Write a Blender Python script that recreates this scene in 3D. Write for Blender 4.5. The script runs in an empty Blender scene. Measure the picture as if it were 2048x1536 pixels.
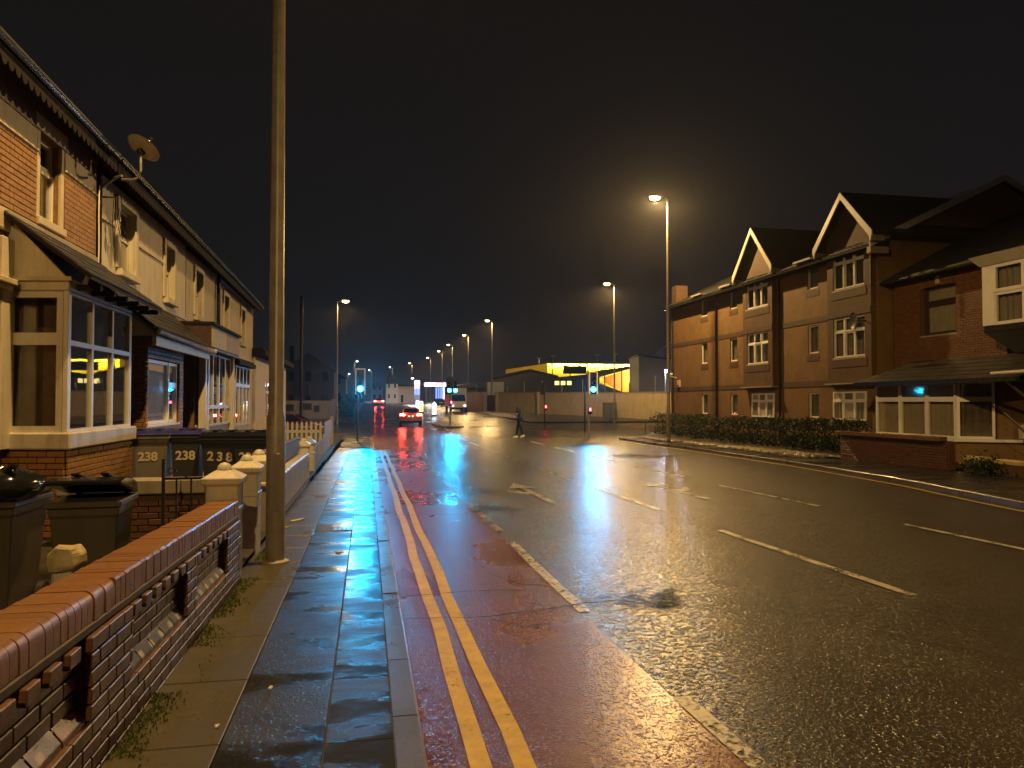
import bpy, bmesh, math, random
from mathutils import Vector, Matrix, noise
random.seed(7)
sc = bpy.context.scene
PI = math.pi
# ------------------------------------------------------------------ camera
cam_d = bpy.data.cameras.new('camera'); cam = bpy.data.objects.new('camera', cam_d)
sc.collection.objects.link(cam); sc.camera = cam
cam_d.sensor_width = 36; cam_d.lens = 36 * 1500 / 2048
cam_d.clip_start = 0.05; cam_d.clip_end = 3000
cam.location = (0, 0, 1.62)
cam.rotation_euler = (PI / 2 + math.atan(36 / 1500), 0, -math.radians(10.9))
# ------------------------------------------------------------------ night sky
w = bpy.data.worlds.new('World'); sc.world = w; w.use_nodes = True
wn, wl = w.node_tree.nodes, w.node_tree.links
bg = wn['Background']
wtc = wn.new('ShaderNodeTexCoord'); wsx = wn.new('ShaderNodeSeparateXYZ'); wr = wn.new('ShaderNodeValToRGB')
wl.new(wtc.outputs['Generated'], wsx.inputs[0]); wl.new(wsx.outputs['Z'], wr.inputs[0]); wl.new(wr.outputs[0], bg.inputs['Color'])
wr.color_ramp.elements[0].position = 0.0; wr.color_ramp.elements[0].color = (0.0125, 0.0120, 0.0125, 1)
wr.color_ramp.elements[1].position = 0.6; wr.color_ramp.elements[1].color = (0.0075, 0.0066, 0.0066, 1)
bg.inputs['Strength'].default_value = 0.75
vs = sc.view_settings
vs.view_transform = 'Standard'; vs.look = 'None'; vs.exposure = 0.15; vs.gamma = 1; vs.use_curve_mapping = False
sc.render.engine = 'CYCLES'
cy = sc.cycles
cy.use_denoising = True; cy.max_bounces = 6; cy.diffuse_bounces = 2; cy.glossy_bounces = 3; cy.transmission_bounces = 3
cy.transparent_max_bounces = 10; cy.volume_bounces = 0; cy.caustics_reflective = False; cy.caustics_refractive = False
cy.sample_clamp_indirect = 6; cy.sample_clamp_direct = 0; cy.use_adaptive_sampling = False
LAMP = 3700.0; WARM = (1.0, 0.61, 0.215); HAZE = 0.00032

# ------------------------------------------------------------------ ground profile
GY = [-20, 0, 10, 20, 30, 40, 50, 60, 75, 100, 135, 180, 400, 900]
GZ = [.2, 0, -.12, -.24, -.36, -.44, -.40, -.2, .12, .58, .95, 1.4, 2.2, 3]
def g(y):
    y = min(max(y, GY[0]), GY[-1]); i = 0
    while i < len(GY) - 2 and GY[i + 1] <= y: i += 1
    def m(k):
        a, b = max(k - 1, 0), min(k + 1, len(GY) - 1)
        return (GZ[b] - GZ[a]) / (GY[b] - GY[a])
    h = GY[i + 1] - GY[i]; t = (y - GY[i]) / h
    return (2*t**3 - 3*t*t + 1) * GZ[i] + (t**3 - 2*t*t + t) * h * m(i) + (3*t*t - 2*t**3) * GZ[i+1] + (t**3 - t*t) * h * m(i+1)
RK = [(-6, 9.6), (0, 10.1), (5, 10.6), (11.25, 11.3), (15.35, 12.34), (21.2, 13.18), (29.9, 13.9), (37, 14.1), (41.5, 14.3), (44, 15.2), (45.5, 17.2), (46, 20)]
def rk(y):
    for (a, xa), (b, xb) in zip(RK, RK[1:]):
        if a <= y <= b: return xa + (xb - xa) * (y - a) / (b - a)
    return RK[0][1] if y < RK[0][0] else RK[-1][1]

# ------------------------------------------------------------------ materials
MATS = {}
class NT:
    def __init__(s, name):
        s.m = bpy.data.materials.new(name); s.m.use_nodes = True
        s.t = s.m.node_tree; s.b = s.t.nodes['Principled BSDF']; s.out = s.t.nodes['Material Output']; MATS[name] = s.m
    def n(s, kind, **kw):
        x = s.t.nodes.new('ShaderNode' + kind)
        for k, v in kw.items():
            if k.startswith('_'): setattr(x, k[1:], v)
            else: s.set(x.inputs[k.replace('__', ' ')], v)
        return x
    def set(s, inp, v):
        if isinstance(v, bpy.types.NodeSocket): s.t.links.new(v, inp)
        elif isinstance(v, (tuple, list)) and inp.type == 'RGBA': inp.default_value = (*v[:3], 1)
        else: inp.default_value = v
    def pos(s, obj=False):
        return s.n('TexCoord').outputs['Object'] if obj else s.n('NewGeometry').outputs['Position']
    def map(s, v, scale):
        x = s.n('Mapping'); s.set(x.inputs['Vector'], v); x.inputs['Scale'].default_value = scale; return x.outputs[0]
    def noise(s, v, scale, detail=3, rough=.5):
        x = s.n('TexNoise', Vector=v, Scale=scale, Detail=detail, Roughness=rough); return x.outputs['Fac']
    def ramp(s, f, a, b, ca=(0, 0, 0), cb=(1, 1, 1)):
        x = s.n('ValToRGB', Fac=f); e = x.color_ramp.elements
        e[0].position = a; e[1].position = b; e[0].color = (*ca, 1); e[1].color = (*cb, 1); return x.outputs[0]
    def mix(s, f, a, b, mode='MIX'):
        x = s.n('MixRGB', _blend_type=mode, Fac=f); s.set(x.inputs[1], a if not isinstance(a, (int, float)) else (a, a, a)); s.set(x.inputs[2], b if not isinstance(b, (int, float)) else (b, b, b)); return x.outputs[0]
    def math(s, op, a, b=0.0):
        x = s.n('Math', _operation=op); s.set(x.inputs[0], a); s.set(x.inputs[1], b); return x.outputs[0]
    def bump(s, h, strength, dist, normal=None):
        x = s.n('Bump', Strength=strength, Distance=dist, Height=h)
        if normal is not None: s.set(x.inputs['Normal'], normal)
        return x.outputs[0]
    def base(s, **kw):
        for k, v in kw.items(): s.set(s.b.inputs[k.replace('__', ' ')], v)
        return s.m
def rnd(t):
    gi = t.n('NewGeometry').outputs['Random Per Island']; oi = t.n('ObjectInfo').outputs['Random']
    return t.math('FRACT', t.math('ADD', gi, oi))

def simple(name, col, rough=.5, var=.25, vs_=6, metal=0, bump=.15, bs=40, spec=.5):
    t = NT(name); p = t.pos()
    f = t.noise(p, vs_, 5, .6)
    c = t.mix(t.ramp(f, .3, .7), tuple(x * (1 - var) for x in col), tuple(min(1, x * (1 + var)) for x in col))
    t.base(Base__Color=c, Roughness=t.mix(f, max(0.02, rough * .75), min(1, rough * 1.25)), Metallic=metal)
    t.b.inputs['Specular IOR Level'].default_value = spec
    if bump: t.base(Normal=t.bump(t.noise(p, bs, 4), bump, .004))
    return t.m
def painted(name, col, rough=.45, dirt=(.12, .09, .05), amt=.5):
    """old paint or render with grime streaks"""
    t = NT(name); p = t.pos()
    f = t.noise(t.map(p, (2.2, 2.2, .5)), 2.0, 6, .65); f2 = t.noise(p, 14, 5, .6)
    c = t.mix(t.math('MULTIPLY', t.ramp(f, .48, .8), amt), col, dirt)
    c = t.mix(t.math('MULTIPLY', t.ramp(f2, .4, .75), .35), c, tuple(x * .72 for x in col))
    t.base(Base__Color=c, Roughness=rough, Normal=t.bump(f2, .25, .006)); return t.m
def brickmat(name, cols, rough=.6, dark=.25):
    t = NT(name); r = rnd(t); p = t.pos()
    x = t.n('ValToRGB', Fac=r); e = x.color_ramp.elements
    e[0].color = (*cols[0], 1); e[1].color = (*cols[-1], 1)
    for i, c in enumerate(cols[1:-1]):
        k = e.new((i + 1) / (len(cols) - 1)); k.color = (*c, 1)
    f = t.noise(p, 18, 5, .65)
    c = t.mix(t.math('MULTIPLY', t.ramp(f, .42, .75), .55), x.outputs[0], tuple(v * dark for v in cols[0]))
    t.base(Base__Color=c, Roughness=t.mix(f, rough * .6, min(1, rough * 1.3)), Normal=t.bump(t.noise(p, 110, 4), .5, .003)); return t.m
def brickwall(name, c1, c2, mortar, scale=1.0, rough=.7):
    """far brickwork: courses too small to tell apart; box-projected by world axes"""
    t = NT(name); geo = t.n('NewGeometry'); sx = t.n('SeparateXYZ', Vector=geo.outputs['Position'])
    cx = t.n('CombineXYZ'); t.set(cx.inputs[0], t.math('ADD', sx.outputs[0], sx.outputs[1])); t.set(cx.inputs[1], sx.outputs[2])
    b = t.n('TexBrick', Vector=cx.outputs[0], Scale=1.0, Color1=c1, Color2=c2, Mortar=mortar)
    b.inputs['Brick Width'].default_value = .225 * scale; b.inputs['Row Height'].default_value = .075 * scale
    b.inputs['Mortar Size'].default_value = .009; b.inputs['Mortar Smooth'].default_value = .2; b.inputs['Bias'].default_value = -.2
    f = t.noise(t.map(geo.outputs['Position'], (1.2, 1.2, .8)), 1.2, 6, .66)
    c = t.mix(t.math('MULTIPLY', t.ramp(f, .42, .72), .55), b.outputs['Color'], tuple(x * .45 for x in c1))
    t.base(Base__Color=c, Roughness=rough, Normal=t.bump(b.outputs['Fac'], -.6, .008)); return t.m
def wetground(name, c1, c2, agg=95., aggs=.6, aggd=.004, rough=(.16, .42), pud=(.45, .62), pscale=.5, und=.25, stretch=(1, 1, 1), flow=False, us=5.5):
    t = NT(name); p = t.pos()
    v = t.n('TexVoronoi', Vector=p, Scale=agg); v.feature = 'F1'
    fine = t.noise(p, agg * .45, 3, .6)
    mask = t.ramp(t.noise(t.map(p, stretch), pscale, 5, .62), pud[0], pud[1])     # 1 = film of standing water
    stain = t.noise(p, .9, 5, .65); grain = t.noise(p, 60, 3)
    c = t.mix(t.ramp(stain, .3, .72), c1, c2)
    c = t.mix(t.math('MULTIPLY', t.ramp(grain, .55, .8), .5), c, tuple(x * 1.9 for x in c2))
    r = t.mix(mask, rough[1], rough[0])
    if flow:      # separate stone tips standing out of a smooth film of water
        tips = t.ramp(v.outputs['Distance'], 0.0, flow, (1, 1, 1), (0, 0, 0))
        big = t.n('TexVoronoi', Vector=p, Scale=agg * .37); tips2 = t.ramp(big.outputs['Distance'], 0.0, flow * .8, (1, 1, 1), (0, 0, 0))
        keep = t.ramp(t.noise(p, agg * .3, 2), .42, .58)
        h = t.math('ADD', t.math('ADD', t.math('MULTIPLY', tips, keep), t.math('MULTIPLY', tips2, 1.1)), t.math('MULTIPLY', fine, .25))
    else:
        h = t.math('ADD', t.math('MULTIPLY', v.outputs['Distance'], .8), fine)
    st = t.mix(mask, aggs, aggs * .12)
    x = t.n('Bump', Distance=aggd, Height=h); t.set(x.inputs['Strength'], st)
    und_h = t.noise(t.map(p, (1.0, 1.0, 1.0)), us, 3 if us < 6 else 6, .55 if us < 6 else .7)
    nrm = t.bump(und_h, und, .02, x.outputs[0])
    t.base(Base__Color=c, Roughness=r, Normal=nrm); t.b.inputs['IOR'].default_value = 1.45; return t.m
def emit(name, col, strength):
    t = NT(name); e = t.n('Emission', Color=col, Strength=strength); t.set(t.out.inputs['Surface'], e.outputs[0]); return t.m
def glassmat(name, tint=(.55, .55, .55), refl=.22, rough=.015):
    t = NT(name)
    tr = t.n('BsdfTransparent', Color=tint); gl = t.n('BsdfGlossy', Color=(1, 1, 1), Roughness=rough)
    t.set(gl.inputs['Normal'], t.bump(t.noise(t.pos(), 1.6, 2), .05, .02))
    lw = t.n('LayerWeight', Blend=.5); f = t.math('ADD', t.math('MULTIPLY', t.math('POWER', lw.outputs['Facing'], 4.0), 1 - refl), refl)
    mx = t.n('MixShader', Fac=f); t.set(mx.inputs[1], tr.outputs[0]); t.set(mx.inputs[2], gl.outputs[0])
    t.set(t.out.inputs['Surface'], mx.outputs[0]); return t.m
def worn(name, col, lo=.30, hi=.45, rough=.4, sc_=22):
    """thermoplastic road paint worn through in places"""
    t = NT(name); p = t.pos()
    f = t.math('ADD', t.math('MULTIPLY', t.noise(p, sc_, 4, .7), .6), t.math('MULTIPLY', t.noise(p, 3, 3), .4))
    a = t.ramp(f, lo, hi)
    c = t.mix(t.ramp(t.noise(p, 7, 5, .65), .3, .7), tuple(x * .6 for x in col), col)
    v = t.n('TexVoronoi', Vector=p, Scale=90.)
    t.base(Base__Color=c, Roughness=rough, Alpha=a, Normal=t.bump(v.outputs['Distance'], .4, .004)); return t.m

M = {}
def mk():
    M['asphalt'] = wetground('wet asphalt', (.028, .024, .017), (.056, .047, .033), agg=66, aggs=1.0, aggd=.0085, rough=(.16, .27), pud=(.66, .82), pscale=.55, und=.30, flow=.55, us=11.)
    M['farroad'] = wetground('wet road surface', (.018, .017, .015), (.036, .032, .026), agg=45, aggs=.6, aggd=.007, rough=(.13, .24), pud=(.50, .68), pscale=.35, und=.12, flow=.45)
    M['redlane'] = wetground('red lane surfacing', (.080, .021, .007), (.135, .036, .012), agg=95, aggs=.8, aggd=.0055, rough=(.16, .30), pud=(.50, .70), pscale=.8, und=.20, flow=.45, stretch=(1, .45, 1))
    M['patch'] = wetground('new tarmac patch', (.006, .006, .006), (.014, .013, .012), agg=40, aggs=1.0, aggd=.014, rough=(.07, .14), pud=(.60, .8), pscale=2.2, und=.2)
    pt = M['patch'].node_tree; pb_ = pt.nodes['Principled BSDF']; pn_ = pt.nodes.new('ShaderNodeTexNoise'); pn_.inputs['Scale'].default_value = 5; pn_.inputs['Detail'].default_value = 6; pn_.inputs['Roughness'].default_value = .7
    pg_ = pt.nodes.new('ShaderNodeNewGeometry'); pr_ = pt.nodes.new('ShaderNodeValToRGB'); pr_.color_ramp.elements[0].position = .46; pr_.color_ramp.elements[1].position = .56
    pt.links.new(pg_.outputs['Position'], pn_.inputs['Vector']); pt.links.new(pn_.outputs['Fac'], pr_.inputs[0]); pt.links.new(pr_.outputs[0], pb_.inputs['Alpha'])
    M['slab'] = wetground('wet paving', (.020, .020, .020), (.040, .038, .035), agg=100, aggs=.8, aggd=.005, rough=(.17, .48), pud=(.40, .54), pscale=1.7, und=.30, flow=.36, stretch=(.55, 1.5, 1))
    M['slabd'] = wetground('wet tarmac footway', (.014, .014, .015), (.026, .026, .026), agg=80, aggs=.9, aggd=.007, rough=(.18, .46), pud=(.42, .58), pscale=1.4, und=.26, flow=.40, stretch=(.6, 1.4, 1))
    M['slabc'] = wetground('mossy concrete paving', (.050, .040, .018), (.085, .072, .036), agg=140, aggs=.15, aggd=.002, rough=(.18, .42), pud=(.45, .7), pscale=.9, und=.15)
    M['kerb'] = wetground('kerb granite', (.065, .058, .048), (.11, .098, .08), agg=150, aggs=.3, aggd=.002, rough=(.18, .4), pud=(.45, .7), pscale=1.2, und=.1)
    M['soil'] = simple('garden soil', (.035, .027, .018), .8, .4, 5, bump=.6, bs=25)
    M['joint'] = simple('joint sand', (.02, .018, .015), .6, .3, 8, bump=.5)
    M['white_line'] = worn('white road paint', (.50, .46, .37), .41, .52)
    M['white_faint'] = worn('faded road paint', (.40, .37, .30), .44, .56)
    M['yellow_line'] = worn('yellow road paint', (.56, .36, .012), .30, .40, .55, 30)
    M['cream'] = painted('cream masonry paint', (.62, .56, .43), .5, (.22, .17, .09), .6)
    M['cream2'] = painted('dull cream render', (.50, .43, .31), .55, (.16, .12, .07), .7)
    M['band'] = painted('painted stone band', (.58, .50, .34), .5, (.22, .17, .09), .6)
    M['stone'] = painted('old painted pillar', (.60, .55, .43), .5, (.16, .13, .07), .85)
    M['concrete'] = painted('weathered concrete', (.34, .30, .23), .6, (.12, .10, .07), .8)
    M['upvc'] = simple('white window plastic', (.84, .82, .77), .3, .06, 4, bump=0)
    M['upvc_old'] = painted('old white window paint', (.66, .62, .52), .4, (.35, .3, .2), .4)
    M['wood_dark'] = simple('dark stained wood', (.05, .025, .015), .4, .3, 10)
    M['black_paint'] = simple('black paint', (.012, .012, .012), .35, .3, 8, bump=.1)
    M['fascia'] = simple('dark fascia board', (.014, .011, .008), .8, .3, 6, spec=.2)
    M['gutter'] = simple('black gutter plastic', (.02, .02, .021), .22, .2, 6, bump=.05)
    M['slate'] = brickmat('roof slate', [(.045, .043, .036), (.065, .06, .05), (.035, .036, .032)], .4, .5)
    M['slateroof'] = brickwall('distant roof slates', (.03, .028, .026), (.045, .042, .04), (.012, .012, .012), 1.6, .5)
    M['brick_red'] = brickmat('red brick', [(.17, .080, .034), (.22, .105, .045), (.15, .068, .032), (.20, .092, .042)], .55)
    M['brick_orange'] = brickmat('orange brick', [(.30, .155, .052), (.35, .185, .065), (.27, .135, .046), (.33, .165, .056)], .6, .45)
    M['brick_wall'] = brickmat('garden wall brick', [(.13, .062, .028), (.16, .076, .034), (.115, .054, .026), (.145, .07, .033)], .42)
    M['brick_cope'] = brickmat('coping brick', [(.23, .10, .034), (.26, .115, .04), (.21, .09, .032)], .40, .5)
    M['mortar_b'] = simple('orange mortar', (.20, .105, .04), .8, .3, 12, bump=.4)
    M['mortar_w'] = simple('wall mortar', (.105, .052, .026), .8, .3, 12, bump=.4)
    M['mortar'] = simple('brick mortar', (.12, .09, .065), .8, .3, 12, bump=.4)
    M['mortar_d'] = simple('dark mortar', (.085, .050, .030), .8, .3, 12, bump=.4)
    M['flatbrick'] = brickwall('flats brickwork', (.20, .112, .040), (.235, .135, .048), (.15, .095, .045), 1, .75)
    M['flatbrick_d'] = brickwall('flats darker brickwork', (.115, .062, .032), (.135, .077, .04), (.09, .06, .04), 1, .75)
    M['flatband'] = brickwall('flats dark brick band', (.09, .055, .032), (.12, .07, .04), (.08, .055, .04), 1, .7)
    M['curtain'] = simple('pale net curtain', (.42, .38, .30), .9, .12, 3, bump=0)
    M['curtain_d'] = simple('brown curtain', (.17, .13, .08), .9, .3, 5, bump=0)
    t = NT('lit net curtain'); t.base(Base__Color=(.5, .48, .5), Roughness=.9); t.b.inputs['Emission Color'].default_value = (.55, .52, .66, 1); t.b.inputs['Emission Strength'].default_value = .22; M['curtain_lit'] = t.m  # weak glow of the curtain itself stands in for light inside the room
    M['net'] = simple('grey net curtain', (.10, .098, .095), .9, .2, 3, bump=0); M['dark_room'] = simple('unlit room', (.02, .018, .016), .9, .2, 3, bump=0)  # dark_room: dark sheet behind panes, its colour stands in for the room's darkness
    M['glass'] = glassmat('window glass', (.86, .86, .84), .07); M['glass_b'] = glassmat('clear window glass', (.86, .86, .86), .26)
    M['glass_d'] = glassmat('dull window glass', (.93, .92, .88), .05, .05)
    M['steel'] = simple('lamp post grey paint', (.215, .19, .145), .36, .22, 5, bump=.12, bs=60)
    M['galv'] = simple('galvanised steel', (.33, .31, .27), .38, .2, 8, metal=.5, bump=.1)
    M['iron'] = simple('black iron', (.015, .014, .013), .4, .3, 10, bump=.1)
    M['bin_grey'] = painted('grey bin plastic', (.17, .155, .12), .4, (.05, .042, .03), .8)
    M['bin_brown'] = painted('old brown grey bin plastic', (.085, .074, .052), .35, (.03, .025, .018), .8)
    M['bin_black'] = painted('black bin plastic', (.032, .033, .030), .36, (.05, .042, .03), .5)
    M['lid_blue'] = simple('blue bin lid', (.035, .035, .16), .25, .15, 6, bump=.08)
    M['lid_black'] = simple('black bin lid', (.015, .015, .016), .12, .2, 6, bump=.15, bs=14)
    M['rubber'] = simple('black rubber', (.015, .015, .015), .6, .2, 8)
    M['number'] = painted('cream number paint', (.58, .50, .36), .6, (.2, .16, .1), .5)
    M['rock'] = simple('pale sandstone', (.40, .32, .17), .6, .35, 7, bump=.6, bs=20)
    M['moss'] = simple('moss and weeds', (.075, .10, .018), .7, .4, 9, bump=.3)
    M['leaf'] = simple('hedge leaves', (.028, .042, .011), .6, .5, 5, bump=0, spec=.3)
    M['twig'] = simple('hedge twigs', (.03, .022, .014), .8, .3, 6)
    M['cobble'] = brickmat('river cobbles', [(.30, .25, .16), (.22, .18, .12), (.38, .32, .22), (.26, .2, .13)], .4, .5)
    M['bank'] = simple('bank concrete', (.10, .082, .055), .7, .4, 4, bump=.5)
    M['dish'] = simple('grey dish enamel', (.62, .58, .48), .4, .25, 8, bump=.05)
    M['lens_warm'] = emit('warm lamp lens', (1.0, .66, .26), 18.); M['lens_white'] = emit('white lamp lens', (.85, .88, 1.0), 16.)
    M['lens_cyan'] = emit('green signal lens', (.018, .55, 1.0), 45.)
    M['lens_red'] = emit('red signal lens', (1.0, .025, .04), 45.); M['lens_off'] = simple('unlit lens', (.02, .02, .02), .2, .1, 5, bump=0)
    M['lens_brake'] = emit('brake lamp lens', (1.0, .045, .03), 260.); M['lens_plate'] = emit('number plate lamp', (1, .75, .5), 6.)
    M['sign_blue'] = emit('lit blue sign', (.12, .2, 1.0), 3.); M['sign_pink'] = emit('lit pink sign', (1.0, .35, .45), 2.6)
    M['sign_white'] = emit('lit white sign', (.95, .9, 1.0), 3.); M['sign_yellow'] = emit('lit yellow sign', (1, .8, .05), 2.6); M['bollard_white'] = emit('lit bollard', (.75, .95, 1.0), 3.)
    M['window_lit'] = emit('lit window', (1, .8, .25), 1.6); M['flood'] = emit('floodlight lens', (.6, .7, 1.0), 160.)
    M['stand_yellow'] = simple('yellow stand cladding', (.74, .60, .02), .5, .12, 1, bump=0)
    M['seat_orange'] = simple('orange stand seats', (.55, .17, .03), .5, .15, 2, bump=0)
    M['clad_blue'] = simple('dark blue cladding', (.013, .016, .032), .5, .2, .5, bump=0); M['clad_grey'] = simple('pale grey cladding', (.13, .145, .21), .5, .1, .4, bump=0)
    M['clad_pale'] = simple('pale blue grey sheeting', (.24, .27, .40), .5, .1, .4, bump=0)
    M['roof_dark'] = simple('dark hall roof', (.007, .008, .012), .45, .2, .6, bump=0)
    M['pinkwall'] = painted('pale pink render', (.52, .44, .42), .6, (.3, .24, .22), .4)
    M['whitewall'] = painted('whitewashed wall', (.55, .52, .48), .6, (.2, .18, .15), .5)
    M['dimwall'] = painted('brown wall darkened for night', (.035, .026, .018), .7, (.02, .015, .01), .4); M['dimwall2'] = painted('grey pebbledash', (.09, .085, .085), .7, (.04, .04, .04), .4); M['streetwall'] = painted('patchy painted wall', (.17, .165, .18), .6, (.04, .04, .05), .9)  # dimwall: night darkness of the far houses is put into the wall colour
    M['bwall'] = painted('boundary concrete', (.52, .44, .29), .7, (.2, .15, .08), .8)
    M['car_orange'] = simple('red car paint', (.55, .15, .07), .22, .06, 2, bump=0); M['car_dark'] = simple('dark car paint', (.02, .02, .024), .2, .1, 2, bump=0)
    M['car_maroon'] = simple('maroon car paint', (.16, .03, .018), .22, .1, 2, bump=0); M['van_cream'] = simple('cream van body', (.62, .48, .26), .35, .08, 2, bump=0)
    M['car_glass'] = simple('car glass', (.012, .01, .012), .05, .1, 2, bump=0); M['plate'] = simple('yellow number plate', (.55, .40, .22), .4, .05, 2, bump=0)
    M['jacket'] = simple('dark green jacket', (.022, .030, .018), .6, .3, 12); M['trousers'] = simple('dark trousers', (.02, .017, .025), .7, .3, 12)
    M['skin'] = simple('skin', (.45, .27, .18), .5, .1, 9, bump=0); M['shoe'] = simple('white trainers', (.7, .68, .6), .5, .1, 9, bump=0); M['hair'] = simple('dark hair', (.02, .014, .01), .6, .2, 12)
    M['cabinet'] = simple('green cabinet paint', (.10, .11, .085), .45, .15, 4); M['tin'] = simple('litter paper', (.6, .58, .52), .6, .15, 9)
    M['yellow_stone'] = painted('yellow wall capping', (.46, .36, .13), .6, (.1, .08, .03), .7)
mk()

# ------------------------------------------------------------------ building helpers
C = sc.collection
ORG = {}
def V(*a): return Vector(a)
def org(o): return ORG.get(o, V(0, 0, 0)) if o is not None else V(0, 0, 0)
def tag(o, label=None, cat=None, group=None, kind=None):
    for k, v in (('label', label), ('category', cat), ('group', group), ('kind', kind)):
        if v: o[k] = v
    return o
def thing(name, label, cat, loc=(0, 0, 0), group=None, rz=0.0):
    o = bpy.data.objects.new(name, None); C.objects.link(o); o.location = loc; o.rotation_euler.z = rz
    o.empty_display_size = .2; ORG[o] = V(*loc) if rz == 0 else V(0, 0, 0)
    return tag(o, label, cat, group)
def place(name, me, parent=None, mat4=None, mat=None):
    o = bpy.data.objects.new(name, me); C.objects.link(o)
    if parent is not None: o.parent = parent
    if mat4 is not None:
        mm = mat4.copy(); mm.translation -= org(parent); o.matrix_basis = mm
    ORG[o] = org(parent)
    return o
class MB:
    """collects shapes in world coordinates (through self.T) and links them as one mesh object"""
    def __init__(s, T=None): s.v = []; s.f = []; s.T = T; s.mi = []; s.cur = 0
    def add(s, vs_, fs):
        k = len(s.v)
        s.v += [tuple(s.T @ Vector(p)) if s.T is not None else tuple(p) for p in vs_]
        s.f += [tuple(i + k for i in f) for f in fs]; s.mi += [s.cur] * len(fs); return s
    def box(s, x0, x1, y0, y1, z0, z1):
        return s.add([(x0,y0,z0),(x1,y0,z0),(x1,y1,z0),(x0,y1,z0),(x0,y0,z1),(x1,y0,z1),(x1,y1,z1),(x0,y1,z1)],
                     [(0,3,2,1),(4,5,6,7),(0,1,5,4),(1,2,6,5),(2,3,7,6),(3,0,4,7)])
    def obox(s, o, a, b, c):
        o, a, b, c = Vector(o), Vector(a), Vector(b), Vector(c)
        p = [o, o+a, o+a+b, o+b, o+c, o+a+c, o+a+b+c, o+b+c]
        f = [(0,3,2,1),(4,5,6,7),(0,1,5,4),(1,2,6,5),(2,3,7,6),(3,0,4,7)]
        if a.cross(b).dot(c) < 0: f = [tuple(reversed(x)) for x in f]
        return s.add(p, f)
    def quad(s, *p): return s.add(p, [tuple(range(len(p)))])
    def prism(s, poly, d):
        """polygon (world points) swept by vector d"""
        d = Vector(d); n = len(poly); a = [Vector(p) for p in poly]; b = [p + d for p in a]
        return s.add(a + b, [tuple(range(n - 1, -1, -1)), tuple(range(n, 2*n))] + [(i, (i+1) % n, n + (i+1) % n, n + i) for i in range(n)])
    def tube(s, pts, r, n=8, cap=True):
        pts = [Vector(p) for p in pts]; rs = r if isinstance(r, (list, tuple)) else [r] * len(pts)
        vs_, fs = [], []
        for i, p in enumerate(pts):
            d = (pts[min(i+1, len(pts)-1)] - pts[max(i-1, 0)]).normalized()
            u = d.cross(V(0, 0, 1) if abs(d.z) < .9 else V(1, 0, 0)).normalized(); w_ = d.cross(u)
            for k in range(n):
                a = 2*PI*k/n; vs_.append(p + (u*math.cos(a) + w_*math.sin(a)) * rs[i])
        for i in range(len(pts) - 1):
            for k in range(n): fs.append((i*n+k, i*n+(k+1) % n, (i+1)*n+(k+1) % n, (i+1)*n+k))
        if cap: fs += [tuple(range(n-1, -1, -1)), tuple(range((len(pts)-1)*n, len(pts)*n))]
        return s.add(vs_, fs)
    def lathe(s, c, prof, n=16, sx=1, sy=1):
        vs_, fs = [], []
        for (r, z) in prof:
            for k in range(n): vs_.append((c[0] + r*sx*math.cos(2*PI*k/n), c[1] + r*sy*math.sin(2*PI*k/n), c[2] + z))
        for i in range(len(prof) - 1):
            for k in range(n): fs.append((i*n+k, i*n+(k+1) % n, (i+1)*n+(k+1) % n, (i+1)*n+k))
        fs += [tuple(range(n-1, -1, -1)), tuple(range((len(prof)-1)*n, len(prof)*n))]
        return s.add(vs_, fs)
    def loft(s, rings, cap=True):
        n = len(rings[0]); vs_ = [p for r in rings for p in r]; fs = []
        for i in range(len(rings) - 1):
            for k in range(n): fs.append((i*n+k, i*n+(k+1) % n, (i+1)*n+(k+1) % n, (i+1)*n+k))
        if cap: fs += [tuple(range(n-1, -1, -1)), tuple(range((len(rings)-1)*n, len(rings)*n))]
        return s.add(vs_, fs)
    def mesh(s, name, mat, smooth=False, bevel=0, o=None):
        me = bpy.data.meshes.new(name); o = o or V(0, 0, 0)
        me.from_pydata([(p[0]-o.x, p[1]-o.y, p[2]-o.z) for p in s.v], [], s.f)
        for m in (mat if isinstance(mat, (list, tuple)) else [mat]): me.materials.append(M[m] if isinstance(m, str) else m)
        if isinstance(mat, (list, tuple)):
            for p, k in zip(me.polygons, s.mi): p.material_index = k
        bm = bmesh.new(); bm.from_mesh(me)
        bmesh.ops.recalc_face_normals(bm, faces=bm.faces)
        if bevel: bmesh.ops.bevel(bm, geom=bm.edges[:], offset=bevel, segments=1, affect='EDGES', clamp_overlap=True)
        bm.to_mesh(me); bm.free()
        if smooth:
            for p in me.polygons: p.use_smooth = True
            try: me.set_sharp_from_angle(angle=math.radians(40))
            except Exception: pass
        return me
    def build(s, name, mat, parent=None, smooth=False, bevel=0, **kw):
        me = s.mesh(name, mat, smooth, bevel, org(parent))
        o = bpy.data.objects.new(name, me); C.objects.link(o)
        if parent is not None: o.parent = parent
        ORG[o] = org(parent)
        return tag(o, **kw) if kw else o
KIDS = {}
def copy_tree(o, parent=None):
    c = o.copy(); C.objects.link(c)
    if parent is not None: c.parent = parent
    for ch in list(o.children): copy_tree(ch, c)
    return c
def put(o, loc, rz=0.0, label=None, group=None):
    o.location = loc; o.rotation_euler.z = rz
    if label: o['label'] = label
    if group: o['group'] = group
    return o
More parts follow.
